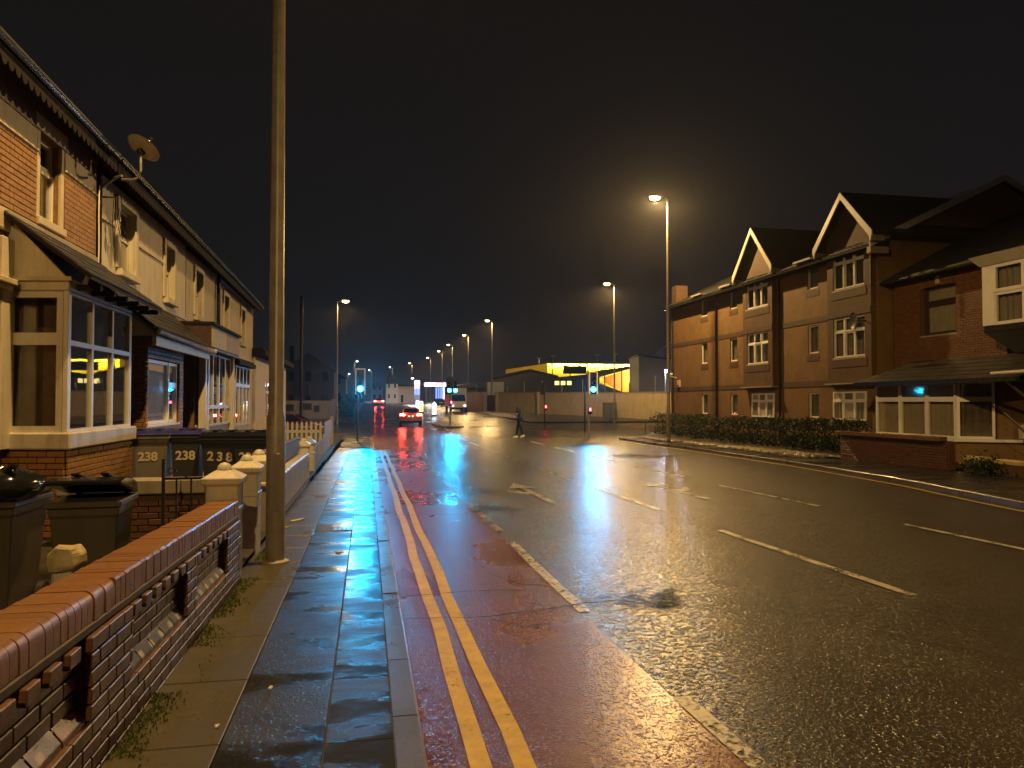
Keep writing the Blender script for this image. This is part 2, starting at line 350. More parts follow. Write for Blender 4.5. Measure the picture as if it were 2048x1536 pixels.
def sheet(name, xs, ys, zf, mat, kind='structure', parent=None, **kw):
    """ground sheet; xs may be a list or a function of y giving [x0..xn]"""
    b = MB(); rows = []
    for y in ys:
        X = xs(y) if callable(xs) else xs
        rows.append([(x, y, zf(x, y)) for x in X])
    n = len(rows[0]); b.v = [p for r in rows for p in r]
    b.f = [(i*n+k, i*n+k+1, (i+1)*n+k+1, (i+1)*n+k) for i in range(len(rows)-1) for k in range(n-1)]; b.mi = [0]*len(b.f)
    o = b.build(name, mat, parent, smooth=False)
    return tag(o, kind=kind, **kw)
def frange(a, b, d):
    n = max(1, round((b - a) / d)); return [a + (b - a) * i / n for i in range(n + 1)]
CAM = V(0, 0, 1.62)
UP = V(0, 0, 1)

# bricks: spots are collected per thing, the nearest 300 become objects, the rest one joined part
BR = {}
def brick_mesh(w_, h_, d_, mat, bev=.0045):
    k = (round(w_, 3), round(h_, 3), round(d_, 3), mat)
    if k not in BR:
        b = MB(); b.box(0, w_, -d_, 0, 0, h_); BR[k] = b.mesh('brick', mat, bevel=bev)
    return BR[k]
def brick_spots(O, U, w_, h_, holes=(), bl=.215, bh=.065, j=.01, jit=.0025, start=0):
    """stretcher bond over a w x h panel; returns (matrix, brick length)"""
    O, U = Vector(O), Vector(U).normalized(); N = U.cross(UP); out = []
    n = int((h_ + j) / (bh + j))
    for r in range(n):
        z = r * (bh + j); x = -((r + start) % 2) * (bl + j) / 2
        while x < w_ - .03:
            a, b = max(x, 0), min(x + bl, w_); x += bl + j
            segs = [(a, b)]
            for (hx0, hz0, hx1, hz1) in holes:
                if z + bh > hz0 + .005 and z < hz1 - .005:
                    ns = []
                    for (p, q) in segs:
                        if q <= hx0 or p >= hx1: ns.append((p, q)); continue
                        if p < hx0 - .03: ns.append((p, hx0))
                        if q > hx1 + .03: ns.append((hx1, q))
                    segs = ns
            for (p, q) in segs:
                if q - p < .03: continue
                pos = O + U * p + UP * z + N * random.uniform(-jit, jit)
                m = Matrix((( U.x, -N.x, 0, pos.x), (U.y, -N.y, 0, pos.y), (U.z, -N.z, 1, pos.z), (0, 0, 0, 1)))
                out.append((m, q - p))
    return out
def lay_bricks(parent, spots, mat, bh=.065, d=.03, limit=300, name='brick'):
    spots = sorted(spots, key=lambda s: (s[0].translation - CAM).length)
    for m, L in spots[:limit]:
        L = round(L / .02) * .02 if L < .2 else .215
        place(name, brick_mesh(L, bh, d, mat), parent, m)
    if len(spots) > limit:
        b = MB()
        for m, L in spots[limit:]:
            b.T = m; b.box(0, L, -d, 0, 0, bh)
        b.build('brickwork', mat, parent, kind='stuff')

def wall_panel(b, O, U, w_, h_, holes=(), reveal=.12, top=None):
    """front skin of a wall with openings and their reveals; N = U x Z points out"""
    O, U = Vector(O), Vector(U).normalized(); N = U.cross(UP)
    xs = sorted({0, w_, *[h[0] for h in holes], *[h[2] for h in holes]}); zs = sorted({0, h_, *[h[1] for h in holes], *[h[3] for h in holes]})
    P = lambda x, z, d=0: O + U*x + UP*z - N*d
    for x0, x1 in zip(xs, xs[1:]):
        for z0, z1 in zip(zs, zs[1:]):
            cx, cz = (x0+x1)/2, (z0+z1)/2
            if any(h[0] < cx < h[2] and h[1] < cz < h[3] for h in holes): continue
            b.quad(P(x0, z0), P(x1, z0), P(x1, z1), P(x0, z1))
    for (x0, z0, x1, z1) in holes:
        b.quad(P(x0, z0), P(x0, z1), P(x0, z1, reveal), P(x0, z0, reveal)); b.quad(P(x1, z0), P(x1, z0, reveal), P(x1, z1, reveal), P(x1, z1))
        b.quad(P(x0, z0), P(x0, z0, reveal), P(x1, z0, reveal), P(x1, z0)); b.quad(P(x0, z1), P(x1, z1), P(x1, z1, reveal), P(x0, z1, reveal))
    return b
def window(parent, O, U, cells, t=.055, depth=.07, mat='upvc', pane='glass', curtain='curtain', cdist=.10, label=None, sill=None, sillmat='upvc', pleat=.02, cell_t=None):
    """framed window; cells = [(x0, z0, x1, z1[, proud])] abut each other. O lower corner on the outer face of the frame"""
    O, U = Vector(O), Vector(U).normalized(); N = U.cross(UP)
    fb = MB()
    for c in cells:
        x0, z0, x1, z1 = c[:4]; pr = c[4] if len(c) > 4 else 0
        tt = t
        def bx(a0, b0, a1, b1):
            fb.obox(O + U*a0 + UP*b0 + N*pr, U*(a1-a0), UP*(b1-b0), N*-(depth))
        bx(x0, z0, x1, z0+tt); bx(x0, z1-tt, x1, z1); bx(x0, z0+tt, x0+tt, z1-tt); bx(x1-tt, z0+tt, x1, z1-tt)
    wo = fb.build('window', mat, parent)
    if label: wo['label'] = label
    W0, Z0, W1, Z1 = min(c[0] for c in cells), min(c[1] for c in cells), max(c[2] for c in cells), max(c[3] for c in cells)
    for c in cells:
        x0, z0, x1, z1 = c[:4]; pr = c[4] if len(c) > 4 else 0
        p = MB(); p.obox(O + U*(x0+t-.004) + UP*(z0+t-.004) + N*(pr - .03), U*(x1-x0-2*t+.008), UP*(z1-z0-2*t+.008), N*-.006)
        p.build('pane', pane, wo)
    if sill:
        sb = MB(); ex, h_, out = sill
        sb.prism([O + U*(W0-ex) + UP*(Z0-h_) + N*out, O + U*(W0-ex) + UP*(Z0-.012) + N*out, O + U*(W0-ex) + UP*(Z0-.002) - N*depth, O + U*(W0-ex) + UP*(Z0-h_) - N*depth], U*(W1-W0+2*ex))
        sb.build('sill', sillmat, wo, bevel=.006)
    if curtain:
        cb = MB(); n = max(6, int((W1-W0)/.06)); a, bb = [], []
        for i in range(n+1):
            x = W0 + .02 + (W1-W0-.04)*i/n; d = cdist + depth + pleat*math.sin(i*1.9)
            a.append(O + U*x + UP*(Z0+.03) - N*d); bb.append(O + U*x + UP*(Z1-.03) - N*d)
        cb.v = [tuple(p) for p in a + bb]; cb.f = [(i, i+1, n+2+i, n+1+i) for i in range(n)]; cb.mi = [0]*n
        cb.build('curtain', curtain, wo, smooth=True)  # with dark_room this is a sheet of painted darkness, not a curtain
    return wo
def sash(w_, h_, split=.5): return [(0, 0, w_, h_*split), (0, h_*split, w_, h_, .03)]
def grid(w_, h_, xs, zs):
    X = [0, *xs, w_]; Z = [0, *zs, h_]
    return [(a, c, b, d) for c, d in zip(Z, Z[1:]) for a, b in zip(X, X[1:])]
def point(name, loc, col, power, r=.12, parent=None):
    l = bpy.data.lights.new(name, 'POINT'); l.energy = power; l.color = col; l.shadow_soft_size = r
    o = bpy.data.objects.new(name, l); C.objects.link(o); o.location = Vector(loc) - (org(parent) if parent else V(0, 0, 0))
    if parent: o.parent = parent
    return o

# ------------------------------------------------------------------ ground, road, pavements
ROAD = .10
def zr(x, y): return g(y) - ROAD
def zp(x, y): return g(y)
far_y = frange(-6, 64, 2) + frange(70, 200, 10) + [230, 270, 330, 400, 600, 900]
sheet('ground', [-400, -120, -40, -12, 0, 20, 40, 120, 400], [-20] + far_y, lambda x, y: g(y) - .17, 'soil')
sheet('road', lambda y: [.282 + (rk(y) - .282) * i / 8 for i in range(9)], frange(-6, 44, 1), zr, 'asphalt')
sheet('junction_road', [-60, -30, -10, 0, 10, 20, 40, 80], frange(44, 64, 1), zr, 'farroad')
sheet('road', lambda y: [-1.0, 3, 6.4, 10, 12.9 if y > 90 else 14 - (y - 64) * .042], frange(64, 120, 4) + frange(130, 200, 10) + [230, 270, 330, 400, 600, 900], zr, 'farroad')
sheet('far_pavement', lambda y: [(12.9 if y > 90 else 14 - (y - 64) * .042) + .002, 17, 24, 60], frange(64, 120, 4) + [150, 200, 300, 600], lambda x, y: g(y), 'slabd')
sheet('far_pavement', lambda y: [-60, -20, -8, -1.002], frange(64, 120, 4) + [150, 200, 300, 600], lambda x, y: g(y), 'slabd')
sheet('pavement', [-1.3, -.7, .135], frange(33.4, 43.8, .8), lambda x, y: g(y), 'slab')
sheet('garden_ground', [-9, -5, -2.5, -1.25], frange(-6, 43.8, 2), lambda x, y: g(y) * .3 - .02 if y > 0 else g(y), 'soil')

# footway slabs beside the near wall, each its own piece, with recessed joints
pave = sheet('pavement', [-1.3, -.7, .15], frange(-1, 33.4, 1), lambda x, y: g(y) - .028, 'joint')
def slab(nm, x0, x1, y0, y1, mat, parent=pave, top=0.0, tilt=.003, gap=.004):
    b = MB(); zt = lambda x, y: g(y) + top
    a, c = y0 + gap, y1 - gap; x0 += gap; x1 -= gap
    t1, t2 = random.uniform(-tilt, tilt), random.uniform(-tilt, tilt); dz = random.uniform(-.003, .001)
    zz = lambda x, y: zt(x, y) + dz + t1 * (x - (x0+x1)/2) + t2 * (y - (a+c)/2)
    b.add([(x0, a, zz(x0, a) - .05), (x1, a, zz(x1, a) - .05), (x1, c, zz(x1, c) - .05), (x0, c, zz(x0, c) - .05),
           (x0, a, zz(x0, a)), (x1, a, zz(x1, a)), (x1, c, zz(x1, c)), (x0, c, zz(x0, c))],
          [(0,3,2,1),(4,5,6,7),(0,1,5,4),(1,2,6,5),(2,3,7,6),(3,0,4,7)])
    return b.build(nm, mat, parent, bevel=.004)
y = .6; k = 0
while y < 33.3:
    slab('paving_slab', -1.27, -.70, y - .3, y + .6, 'slabc'); y += .9
y = .4
while y < 33.2:
    d = random.choice([1.9, 2.6, 3.2]) if y < 12 else 3.0
    slab('tarmac_strip', -.70, -.2, y, min(y + d, 33.4), 'slabd', tilt=.003); y += d
y = .2
while y < 33.2:
    d = random.choice([.6, .9, .9, 1.2]); slab('paving_slab', -.2, .135, y, min(y + d, 33.4), 'slab'); y += d
# kerb stones
def ground_root(name):
    o = bpy.data.objects.new(name, None); C.objects.link(o); ORG[o] = V(0, 0, 0); return tag(o, kind='structure')
kerb = ground_root('kerb')
def kerbstone(p0, p1, out, w_, top, mat='kerb', parent=kerb):
    p0, p1 = Vector((*p0, 0)), Vector((*p1, 0)); U = (p1 - p0).normalized(); N = Vector((*out, 0))
    p0 = p0 + U*.005; p1 = p1 - U*.005; b = MB(); pts = []
    dz = random.uniform(-.004, .004)
    for p, s_ in ((p0, 0), (p1, 1)):
        z = g(p.y) + top + dz
        pts += [p + UP*(z - .16), p + N*w_ + UP*(z - .16), p + N*w_ + UP*(z - .012), p + N*(w_ - .014) + UP*z, p + UP*z]
    b.v = [tuple(q) for q in pts]; b.f = [(0, 1, 2, 3, 4), (9, 8, 7, 6, 5), *[(i, i + 5, (i+1) % 5 + 5, (i+1) % 5) for i in range(5)]]; b.mi = [0]*7
    b.build('kerb_stone', mat, parent)
y = .4
while y < 43.5:
    kerbstone((.14, y), (.14, y + .915), (1, 0), .14, 0.0); y += .915
kerb2 = ground_root('kerb')
y = 4.0
while y < 45:
    kerbstone((rk(y) + .15, y), (rk(y + .915) + .15, y + .915), (-1, 0), .15, 0.0, parent=kerb2); y += .915
sheet('pavement', lambda y: [rk(y) + .152, rk(y) + 1.2, 24 if y > 41.5 else 15.35], frange(2, 44, 1), lambda x, y: g(y), 'slabd')
sheet('pavement', [20, 30, 60], frange(43.6, 46, .8), lambda x, y: g(y) - .03, 'slabd')
# red lane, markings: sheets 4 mm apart
sheet('cycle_lane', [.283, .8, 1.3, 1.80], frange(-2, 34, 1), lambda x, y: zr(x, y) + .004, 'redlane')
def strip(x0, x1, y0, y1, mat, dz=.010, xf=None, name='road_marking'):
    xf = xf or (lambda y: 0.0)
    o = sheet(name, lambda y: [x0 + xf(y), x1 + xf(y)], frange(y0, y1, 1.0), lambda x, y: zr(x, y) + dz, mat); return o
wob = lambda y: .012 * math.sin(y * 1.3) + .008 * math.sin(y * 3.1 + 1)
strip(.500, .605, -1, 34, 'yellow_line', xf=wob); strip(.690, .795, -1, 34, 'yellow_line', xf=lambda y: wob(y + 2))
for a, b_ in ((1.2, 4.25), (6.2, 9.75), (10.6, 13.9), (15.2, 18.4), (20, 22), (24, 26), (28, 30)):
    strip(1.79, 1.90, a, b_, 'white_line' if a < 8 else 'white_faint', xf=lambda y: .02 * math.sin(y * .7))
for k_ in range(-1, 8):
    y0 = 6.15 + 6 * k_
    strip(4.90, 5.01, y0, y0 + 3.85, 'white_line' if k_ < 2 else 'white_faint', xf=lambda y: max(0, (y - 18) * .02))
    if y0 + 3.8 < 43: strip(7.86, 7.97, y0, y0 + 3.85, 'white_line', xf=lambda y: max(0, (y - 16) * .035))
strip(5.4, 5.52, 47, 50.5, 'white_line'); strip(5.7, 5.82, 54, 58, 'white_line')
def arrow(cx, y0, L, flip=1, mat='white_faint'):
    b = MB(); z = lambda y: zr(0, y) + .010
    q = [(cx - .07, y0), (cx + .07, y0), (cx + .07, y0 + L*.72), (cx + .30, y0 + L*.72), (cx, y0 + L), (cx - .30, y0 + L*.72), (cx - .07, y0 + L*.72)]
    b.quad(*[(x, y, z(y)) for x, y in q]); b.quad(*[(x, y, z(y)) for x, y in [(cx + .07*flip, y0 + L*.36), (cx + .07*flip, y0 + L*.46), (cx + .45*flip, y0 + L*.60), (cx + .45*flip, y0 + L*.50)]])
    tag(b.build('road_marking', mat), kind='structure')
arrow(3.40, 13.6, 3.9, -1, 'white_line'); arrow(6.48, 13.5, 3.7, 1)
for xx in frange(9.4, 14.0, .9): strip(xx, xx + .12, 42.3, 42.42, 'white_line')
strip(rk(20) - .45, rk(20) - .33, 4, 40, 'yellow_line', xf=lambda y: rk(y) - rk(20))
# dark repair patch and puddled hollow, crack lines, drain covers
def blob(name, cx, cy_, rx, ry, mat, dz, n=28, seed=1, par=None):
    b = MB(); r = random.Random(seed); pts = []
    for i in range(n):
        a = 2*PI*i/n; k_ = 1 + .28*math.sin(a*3 + seed) + .16*math.sin(a*7 + seed*2) + r.uniform(-.08, .08)
        x, y_ = cx + rx*k_*math.cos(a), cy_ + ry*k_*math.sin(a); pts.append((x, y_, zr(x, y_) + dz))
    b.quad(*pts); o = b.build(name, mat); return tag(o, kind='structure')
blob('tarmac_patch', 2.48, 6.55, .40, .33, 'patch', .019, seed=5)
blob('tarmac_patch', 2.2, 13.1, .5, .5, 'patch', .0145, seed=9); blob('tarmac_patch', 2.25, 16.0, .55, .6, 'patch', .0145, seed=4); blob('tarmac_patch', 10.2, 27.0, 1.6, 1.2, 'patch', .0145, seed=14)
M['crack'] = simple('road crack', (.006, .006, .006), .9, .1, 5, bump=0)
def crack(pts, w_=.014):
    b = MB(); L, R = [], []
    pts2 = []
    for (a, c) in zip(pts, pts[1:]):
        for i in range(7):
            t = i/7; pts2.append((a[0] + (c[0]-a[0])*t + random.uniform(-.02, .02), a[1] + (c[1]-a[1])*t + random.uniform(-.02, .02)))
    for i, (x, y_) in enumerate(pts2):
        d = w_ * random.uniform(.3, 1); b.v += [(x, y_ - d, zr(x, y_) + .016), (x, y_ + d, zr(x, y_) + .016)]
        if i: b.f.append((2*i-2, 2*i, 2*i+1, 2*i-1)); b.mi.append(0)
    tag(b.build('crack', 'crack'), kind='structure')
crack([(.3, 6.25), (1.0, 6.2), (1.9, 6.45), (2.3, 6.5)]); crack([(.3, 7.0), (1.1, 7.1), (1.55, 7.0)]); crack([(1.2, 8.6), (1.3, 7.7), (1.5, 7.25), (1.75, 7.2)], .02)
crack([(3.4, 6.0), (4.1, 4.9), (4.6, 4.1), (5.1, 3.2)]); crack([(.35, 12.4), (1.0, 12.5), (1.7, 12.3)]); crack([(1.0, 6.1), (1.25, 5.85), (1.5, 5.9)])
for (x, y_) in ((-.28, 15.6), (-.33, 10.6)):
    d = thing('drain_cover', 'small rusty drain cover set in the wet footway ' + ('beyond the lamp post' if y_ > 12 else 'beside the kerb opposite the white pillars'), 'drain cover', (x, y_, g(y_)))
    b = MB(); b.box(x-.13, x+.13, y_-.13, y_+.13, g(y_)-.03, g(y_)+.006); b.build('frame', 'iron', d)
    b = MB()
    for i in range(4): b.box(x-.11+i*.058, x-.075+i*.058, y_-.11, y_+.11, g(y_)+.0055, g(y_)+.014)
    b.build('grating', 'galv', d)

# ------------------------------------------------------------------ terrace on the near side (wall plane x = XW, faces +x)
XW = -4.35
UY = V(0, 1, 0)
ev = lambda y: 5.66 - .0187 * (y - 9.1)          # gutter height falls with the street
def gutter(root, y0, y1, x=-3.98):
    b = MB(); b.tube([(x, y0, ev(y0)), (x, y1, ev(y1))], 0.04, 8); b.build('gutter', 'gutter', root, smooth=True)
    b = MB(); n = int((y1 - y0) / .17); d = (y1 - y0) / n          # scalloped valance board under the gutter
    for i in range(n):
        a = y0 + i*d; z = ev(a)
        b.add([(x-.03, a, z-.03), (x-.03, a+d, z-.03), (x-.03, a+d, z-.16), (x-.03, a+d*.8, z-.23), (x-.03, a+d*.5, z-.26), (x-.03, a+d*.2, z-.23), (x-.03, a, z-.16),
               (x-.055, a, z-.03), (x-.055, a+d, z-.03), (x-.055, a+d, z-.16), (x-.055, a+d*.8, z-.23), (x-.055, a+d*.5, z-.26), (x-.055, a+d*.2, z-.23), (x-.055, a, z-.16)],
              [(0,1,2,3,4,5,6), (13,12,11,10,9,8,7), (2,9,10,3), (3,10,11,4), (4,11,12,5), (5,12,13,6)])
    b.build('valance', 'fascia', root)
    b = MB(); b.add([(x-.03, y0, ev(y0)-.05), (x-.03, y1, ev(y1)-.05), (XW, y1, ev(y1)-.05), (XW, y0, ev(y0)-.05)], [(0, 1, 2, 3)]); b.build('soffit', 'fascia', root)
def roof(root, y0, y1, x0=-3.95, x1=-8.3, rise=3.0):
    b = MB(); b.prism([(x0, y0, ev(y0)+.03), (x1, y0, ev(y0)+rise), (x1, y0, ev(y0)+rise+.08), (x0, y0, ev(y0)+.06)], (0, y1-y0, ev(y1)-ev(y0)))
    b.prism([(x1, y0, ev(y0)+rise), (x1-4.3, y0, ev(y0)), (x1-4.3, y0, ev(y0)+.08), (x1, y0, ev(y0)+rise+.08)], (0, y1-y0, ev(y1)-ev(y0)))
    b.build('roof', 'slateroof', root)
def shell(root, y0, y1, mat):
    b = MB(); b.quad((XW-.01, y0, -.3), (-12.5, y0, -.3), (-12.5, y0, ev(y0)-.05), (-8.3, y0, ev(y0)+2.95), (XW-.01, y0, ev(y0)-.05))
    b.quad((XW-.01, y1, -.3), (XW-.01, y1, ev(y1)-.05), (-8.3, y1, ev(y1)+2.95), (-12.5, y1, ev(y1)-.05), (-12.5, y1, -.3))
    b.quad((-12.5, y0, -.3), (-12.5, y1, -.3), (-12.5, y1, ev(y1)), (-12.5, y0, ev(y0))); b.build('side_wall', mat, root)

# house with orange brick upper floor, cream bands and the square bay
h1 = thing('terraced_house', 'end house with orange brick upper floor, cream stone bands and a square white bay window', 'house', (XW, 9.5, 0))
HY0, HY1 = 5.2, 13.1
b = MB(); win1 = (10.96 - HY0, 4.10, 11.66 - HY0, 5.24); wall_panel(b, (XW, HY0, 0), UY, HY1 - HY0, 5.62, [win1], .14); b.build('wall', 'mortar_b', h1)
shell(h1, HY0, HY1, 'mortar'); roof(h1, HY0, HY1); gutter(h1, HY0, HY1)
sp = brick_spots((XW + .022, 8.4, 3.98), UY, 2.45, .98) + brick_spots((XW + .022, 11.78, 3.98), UY, 1.24, .98)
b = MB(); b.box(XW, XW+.05, HY0, HY1-.02, 3.70, 3.97); b.build('stone_band', 'band', h1, bevel=.012)
for (a, c) in ((HY0, 10.85), (11.77, HY1 - .02)):
    b = MB(); b.box(XW, XW+.05, a, c, 4.97, 5.24); b.build('stone_band', 'band', h1, bevel=.012)
    b = MB(); b.box(XW, XW+.075, a, c, 4.93, 4.968); b.build('moulding', 'band', h1, bevel=.008)
b = MB(); b.box(XW, XW+.05, HY0, HY1-.02, 5.245, 5.6); b.build('frieze', 'brick_red', h1)
b = MB(); b.box(XW, XW+.06, 10.78, 11.84, 5.25, 5.46); b.build('lintel', 'band', h1, bevel=.008)
for a in (10.86, 11.66):
    b = MB(); b.box(XW, XW+.045, a, a+.10, 3.98, 5.24); b.build('window_jamb', 'band', h1, bevel=.006)
wo = window(h1, (XW - .06, 10.96, 4.10), UY, [(0, 0, .70, .72), (0, .72, .70, 1.14, -.02)], t=.06, curtain='curtain', cdist=.12, label='upper sash window with pale curtain', pleat=.03)
b = MB(); b.box(XW-.02, XW+.09, 10.86, 11.76, 3.98, 4.09); b.build('sill', 'band', wo, bevel=.01)
# square bay: canted slightly; front face x=-3.6
BX, BY0, BY1 = -3.60, 10.0, 12.52
side = V(-math.cos(math.radians(10.9)), math.sin(math.radians(10.9)), 0)   # runs back from the street corner to the wall
Fl = V(BX, BY0, 0); Bk = Fl + side * .78
b = MB(); b.prism([V(BX-.03, BY0+.02, -.1), V(BX-.03, BY1, -.1), V(XW, BY1, -.1), Bk + V(0, .03, -.1)], (0, 0, 1.12)); b.build('bay_base', 'mortar_b', h1)
sp += brick_spots((BX, BY0, -.02), UY, BY1 - BY0, 1.07) + brick_spots(Bk + V(0, 0, -.02), -side, .78, 1.07)
lay_bricks(h1, sp, 'brick_orange')
b = MB(); b.prism([Bk + V(-.06, -.06, 1.04), Fl + V(.07, -.07, 1.04), V(BX + .07, BY1 + .08, 1.04), V(XW + .02, BY1 + .08, 1.04)], (0, 0, .21)); b.build('bay_sill', 'stone', h1, bevel=.02)
b = MB(); b.prism([Bk + V(-.02, .0, 2.98), Fl + V(.01, -.01, 2.98), V(BX + .01, BY1 + .01, 2.98), V(XW, BY1 + .01, 2.98)], (0, 0, .16)); b.build('bay_lintel', 'cream', h1, bevel=.015)
b = MB(); b.prism([Bk + V(-.03, -.05, 3.10), Fl + V(.05, -.05, 3.10), Fl + V(.02, .02, 3.10), Bk + V(-.03, .02, 3.10)], (0, 0, .05)); b.build('cornice', 'band', h1)
b = MB(); b.prism([Fl + V(-.02, 0, 3.14), Bk + V(0, 0, 3.14), V(XW + .01, Bk.y, 3.90)], (0, .08, 0)); b.build('bay_cheek', 'cream', h1)
for (x, y) in ((BX - .055, BY0 + .01), (BX - .055, BY1 - .07)):
    b = MB(); b.box(x, x+.06, y, y+.065, 1.25, 2.98); b.build('corner_post', 'upvc_old', h1, bevel=.006)
b = MB(); b.box(XW, XW+.10, Bk.y - .32, Bk.y + .02, 1.05, 3.6); b.build('pilaster', 'cream', h1, bevel=.01)
b = MB(); b.box(XW, XW+.2, Bk.y - .9, Bk.y - .12, 3.02, 3.09); b.box(XW, XW+.15, Bk.y - .9, Bk.y - .15, 2.96, 3.02); b.build('door_hood', 'band', h1, bevel=.01)
W = BY1 - BY0 - .15
window(h1, (BX + .002, BY0 + .078, 1.252), UY, [(i*W/3, z0, (i+1)*W/3, z1) for i in range(3) for z0, z1 in ((0, 1.10), (1.10, 1.72))], t=.032, depth=.07, mat='upvc_old', pane='glass_b', curtain='net', cdist=.30, label='bay window front with six panes reflecting the stand opposite', pleat=0)
window(h1, Bk + V(0, -.0, 1.252), -side, [(.0, 0, .72, 1.14), (.0, 1.14, .72, 1.72)], t=.075, depth=.08, mat='upvc_old', curtain='curtain_d', cdist=.12, label='side window of the bay with brown curtain')
# lean-to slate roof over the bay
bayr = MB(); e0, e1 = V(-3.28, 9.82, 3.10), V(-3.28, 13.0, 3.06); t0, t1 = V(XW + .02, 9.95, 3.88), V(XW + .02, 13.05, 3.84)
bayr.prism([e0, e1, t1, t0], (0, 0, .05)); bro = bayr.build('bay_roof', 'fascia', h1)
upv = (t0 - e0); rows_ = 6; L0 = (e1 - e0)
sn = L0.cross(upv).normalized(); sn = sn if sn.z > 0 else -sn
for r in range(rows_):
    n = 13; off = (r % 2) * .5
    for i in range(n + 1):
        f0 = max(0, (i - off) / n); f1 = min(1, (i + 1 - off) / n)
        if f1 - f0 < .01: continue
        o0 = e0 + L0*f0 + upv*(r/rows_) + UP*.055 + sn*(.004 + random.uniform(0, .006)); sb = MB()
        sb.obox(o0 + L0.normalized()*.004, L0*(f1-f0) - L0.normalized()*.008, upv*(1.22/rows_) - sn*.012, sn*.016); sb.build('slate', 'slate', bro)
b = MB(); b.box(XW, XW + .10, 9.95, 13.05, 3.86, 3.93); b.build('flashing', 'concrete', h1)
for yy in frange(10.2, 12.8, .52):
    b = MB(); b.box(-3.58, -3.30, yy, yy+.07, 3.02, 3.09); b.build('rafter_end', 'fascia', bro)
# downpipe with white cable, aerial bracket
b = MB(); b.tube([(XW+.07, 13.12, 5.5), (XW+.07, 13.12, 3.5)], .045, 8); b.build('downpipe', 'gutter', h1, smooth=True)
b = MB(); b.tube([(XW+.10, 13.02 + .012*math.sin(z*5), z) for z in frange(3.2, 5.1, .15)], .010, 5); b.build('cable', 'upvc', h1)

# cream rendered house with brick front extension
def cream_house(y0, y1, mat, wins, label, pipe=None):
    h = thing('terraced_house', label, 'house', (XW, (y0+y1)/2, 0))
    holes = [(a - y0, z0, c - y0, z1) for (a, c, z0, z1) in wins]
    b = MB(); wall_panel(b, (XW, y0, 0), UY, y1 - y0, min(ev(y0), ev(y1)) - .06, holes, .16); b.build('wall', mat, h)
    shell(h, y0, y1, mat); roof(h, y0, y1); gutter(h, y0, y1)
    for (a, c, z0, z1) in wins:
        wo = window(h, (XW - .08, a, z0), UY, [(0, 0, c - a, (z1-z0)*.55), (0, (z1-z0)*.55, c - a, z1 - z0, -.02)], t=.05, mat='upvc_old', curtain='curtain_d', cdist=.1)
        b = MB(); b.box(XW - .02, XW + .11, a - .1, c + .1, z0 - .13, z0 - .005); b.build('sill', mat, wo, bevel=.01)
        b = MB(); b.box(XW, XW+.045, a - .16, a - .005, z0, z1 + .14); b.box(XW, XW+.045, c + .005, c + .16, z0, z1 + .14); b.box(XW, XW + .05, a - .005, c + .005, z1 + .005, z1 + .14); b.build('surround', 'cream', h, bevel=.008)
    if pipe: b = MB(); b.tube([(XW+.07, pipe, ev(pipe) - .1), (XW+.07, pipe, 2.9)], .05, 8); b.build('downpipe', 'gutter', h, smooth=True)
    return h
h2 = cream_house(13.16, 19.3, 'cream', [(14.3, 15.2, 3.98, 5.14), (17.4, 18.1, 3.90, 5.04)], 'cream rendered house with a brick lean-to extension, behind the numbered bins')
b = MB(); b.box(XW, XW + .03, 13.2, 14.1, 4.66, 4.69); b.box(XW, XW+.03, 15.42, 17.2, 4.60, 4.63); b.box(XW, XW+.03, 13.2, 19.3, 3.60, 3.66); b.build('render_moulding', 'cream', h2)
EX, EY0, EY1 = -3.75, 13.86, 16.4
b = MB(); wh = (.06, 1.20, 2.24, 2.40)
wall_panel(b, (EX - .012, EY0, -.1), UY, EY1 - EY0, 2.9, [(wh[0], wh[1] + .1, wh[2], wh[3] + .1)], .12); wall_panel(b, (XW, EY0 + .012, -.1), V(1, 0, 0), EX - XW, 2.9, [], .1)
wall_panel(b, (EX - .012, EY1 - .01, -.1), V(-1, 0, 0), EX - XW, 2.9, [], .1); b.build('extension_wall', 'mortar_b', h2)
sp = brick_spots((EX, EY0, -.08), UY, EY1 - EY0, 2.86, [(wh[0], wh[1] + .08, wh[2], wh[3] + .08)]) + brick_spots((XW, EY0, -.08), V(1, 0, 0), EX - XW, 2.86)
lay_bricks(h2, sp, 'brick_orange')
b = MB(); wall_panel(b, (XW + .02, EY1 + .02, -.1), UY, 1.2, 2.9, [], .1); b.build('porch_wall', 'flatbrick', h2)
b = MB(); b.box(EX - .55, EX - .02, EY1 + 1.22, EY1 + 1.32, -.1, 2.8); b.build('porch_side', 'flatbrick', h2)
window(h2, (EX - .03, EY0 + .07, 1.22), UY, [(0, 0, 1.5, 1.16), (1.5, 0, 2.15, .72, .015), (1.5, .72, 2.15, 1.16, .015)], t=.06, curtain='curtain_lit', pane='glass_b', cdist=.06, label='white casement window in the brick extension', sill=(.06, .05, .07), pleat=.012)
b = MB(); e0, e1, t0, t1 = V(-3.42, 13.05, 2.80), V(-3.42, 17.7, 2.76), V(XW + .02, 13.05, 3.58), V(XW + .02, 17.7, 3.52)
b.prism([e0, e1, t1, t0], (0, 0, .05)); er = b.build('extension_roof', 'fascia', h2)
upv, L0 = t0 - e0, e1 - e0; sn = L0.cross(upv).normalized(); sn = sn if sn.z > 0 else -sn
for r in range(6):
    for i in range(17):
        f0 = max(0, (i - (r % 2)*.5)/16); f1 = min(1, (i + 1 - (r % 2)*.5)/16)
        if f1 - f0 < .01: continue
        sb = MB(); sb.obox(e0 + L0*f0 + upv*(r/6) + UP*.055 + L0.normalized()*.004 + sn*random.uniform(.003, .009), L0*(f1-f0) - L0.normalized()*.008, upv*(1.2/6) - sn*.012, sn*.014); sb.build('slate', 'slate', er)
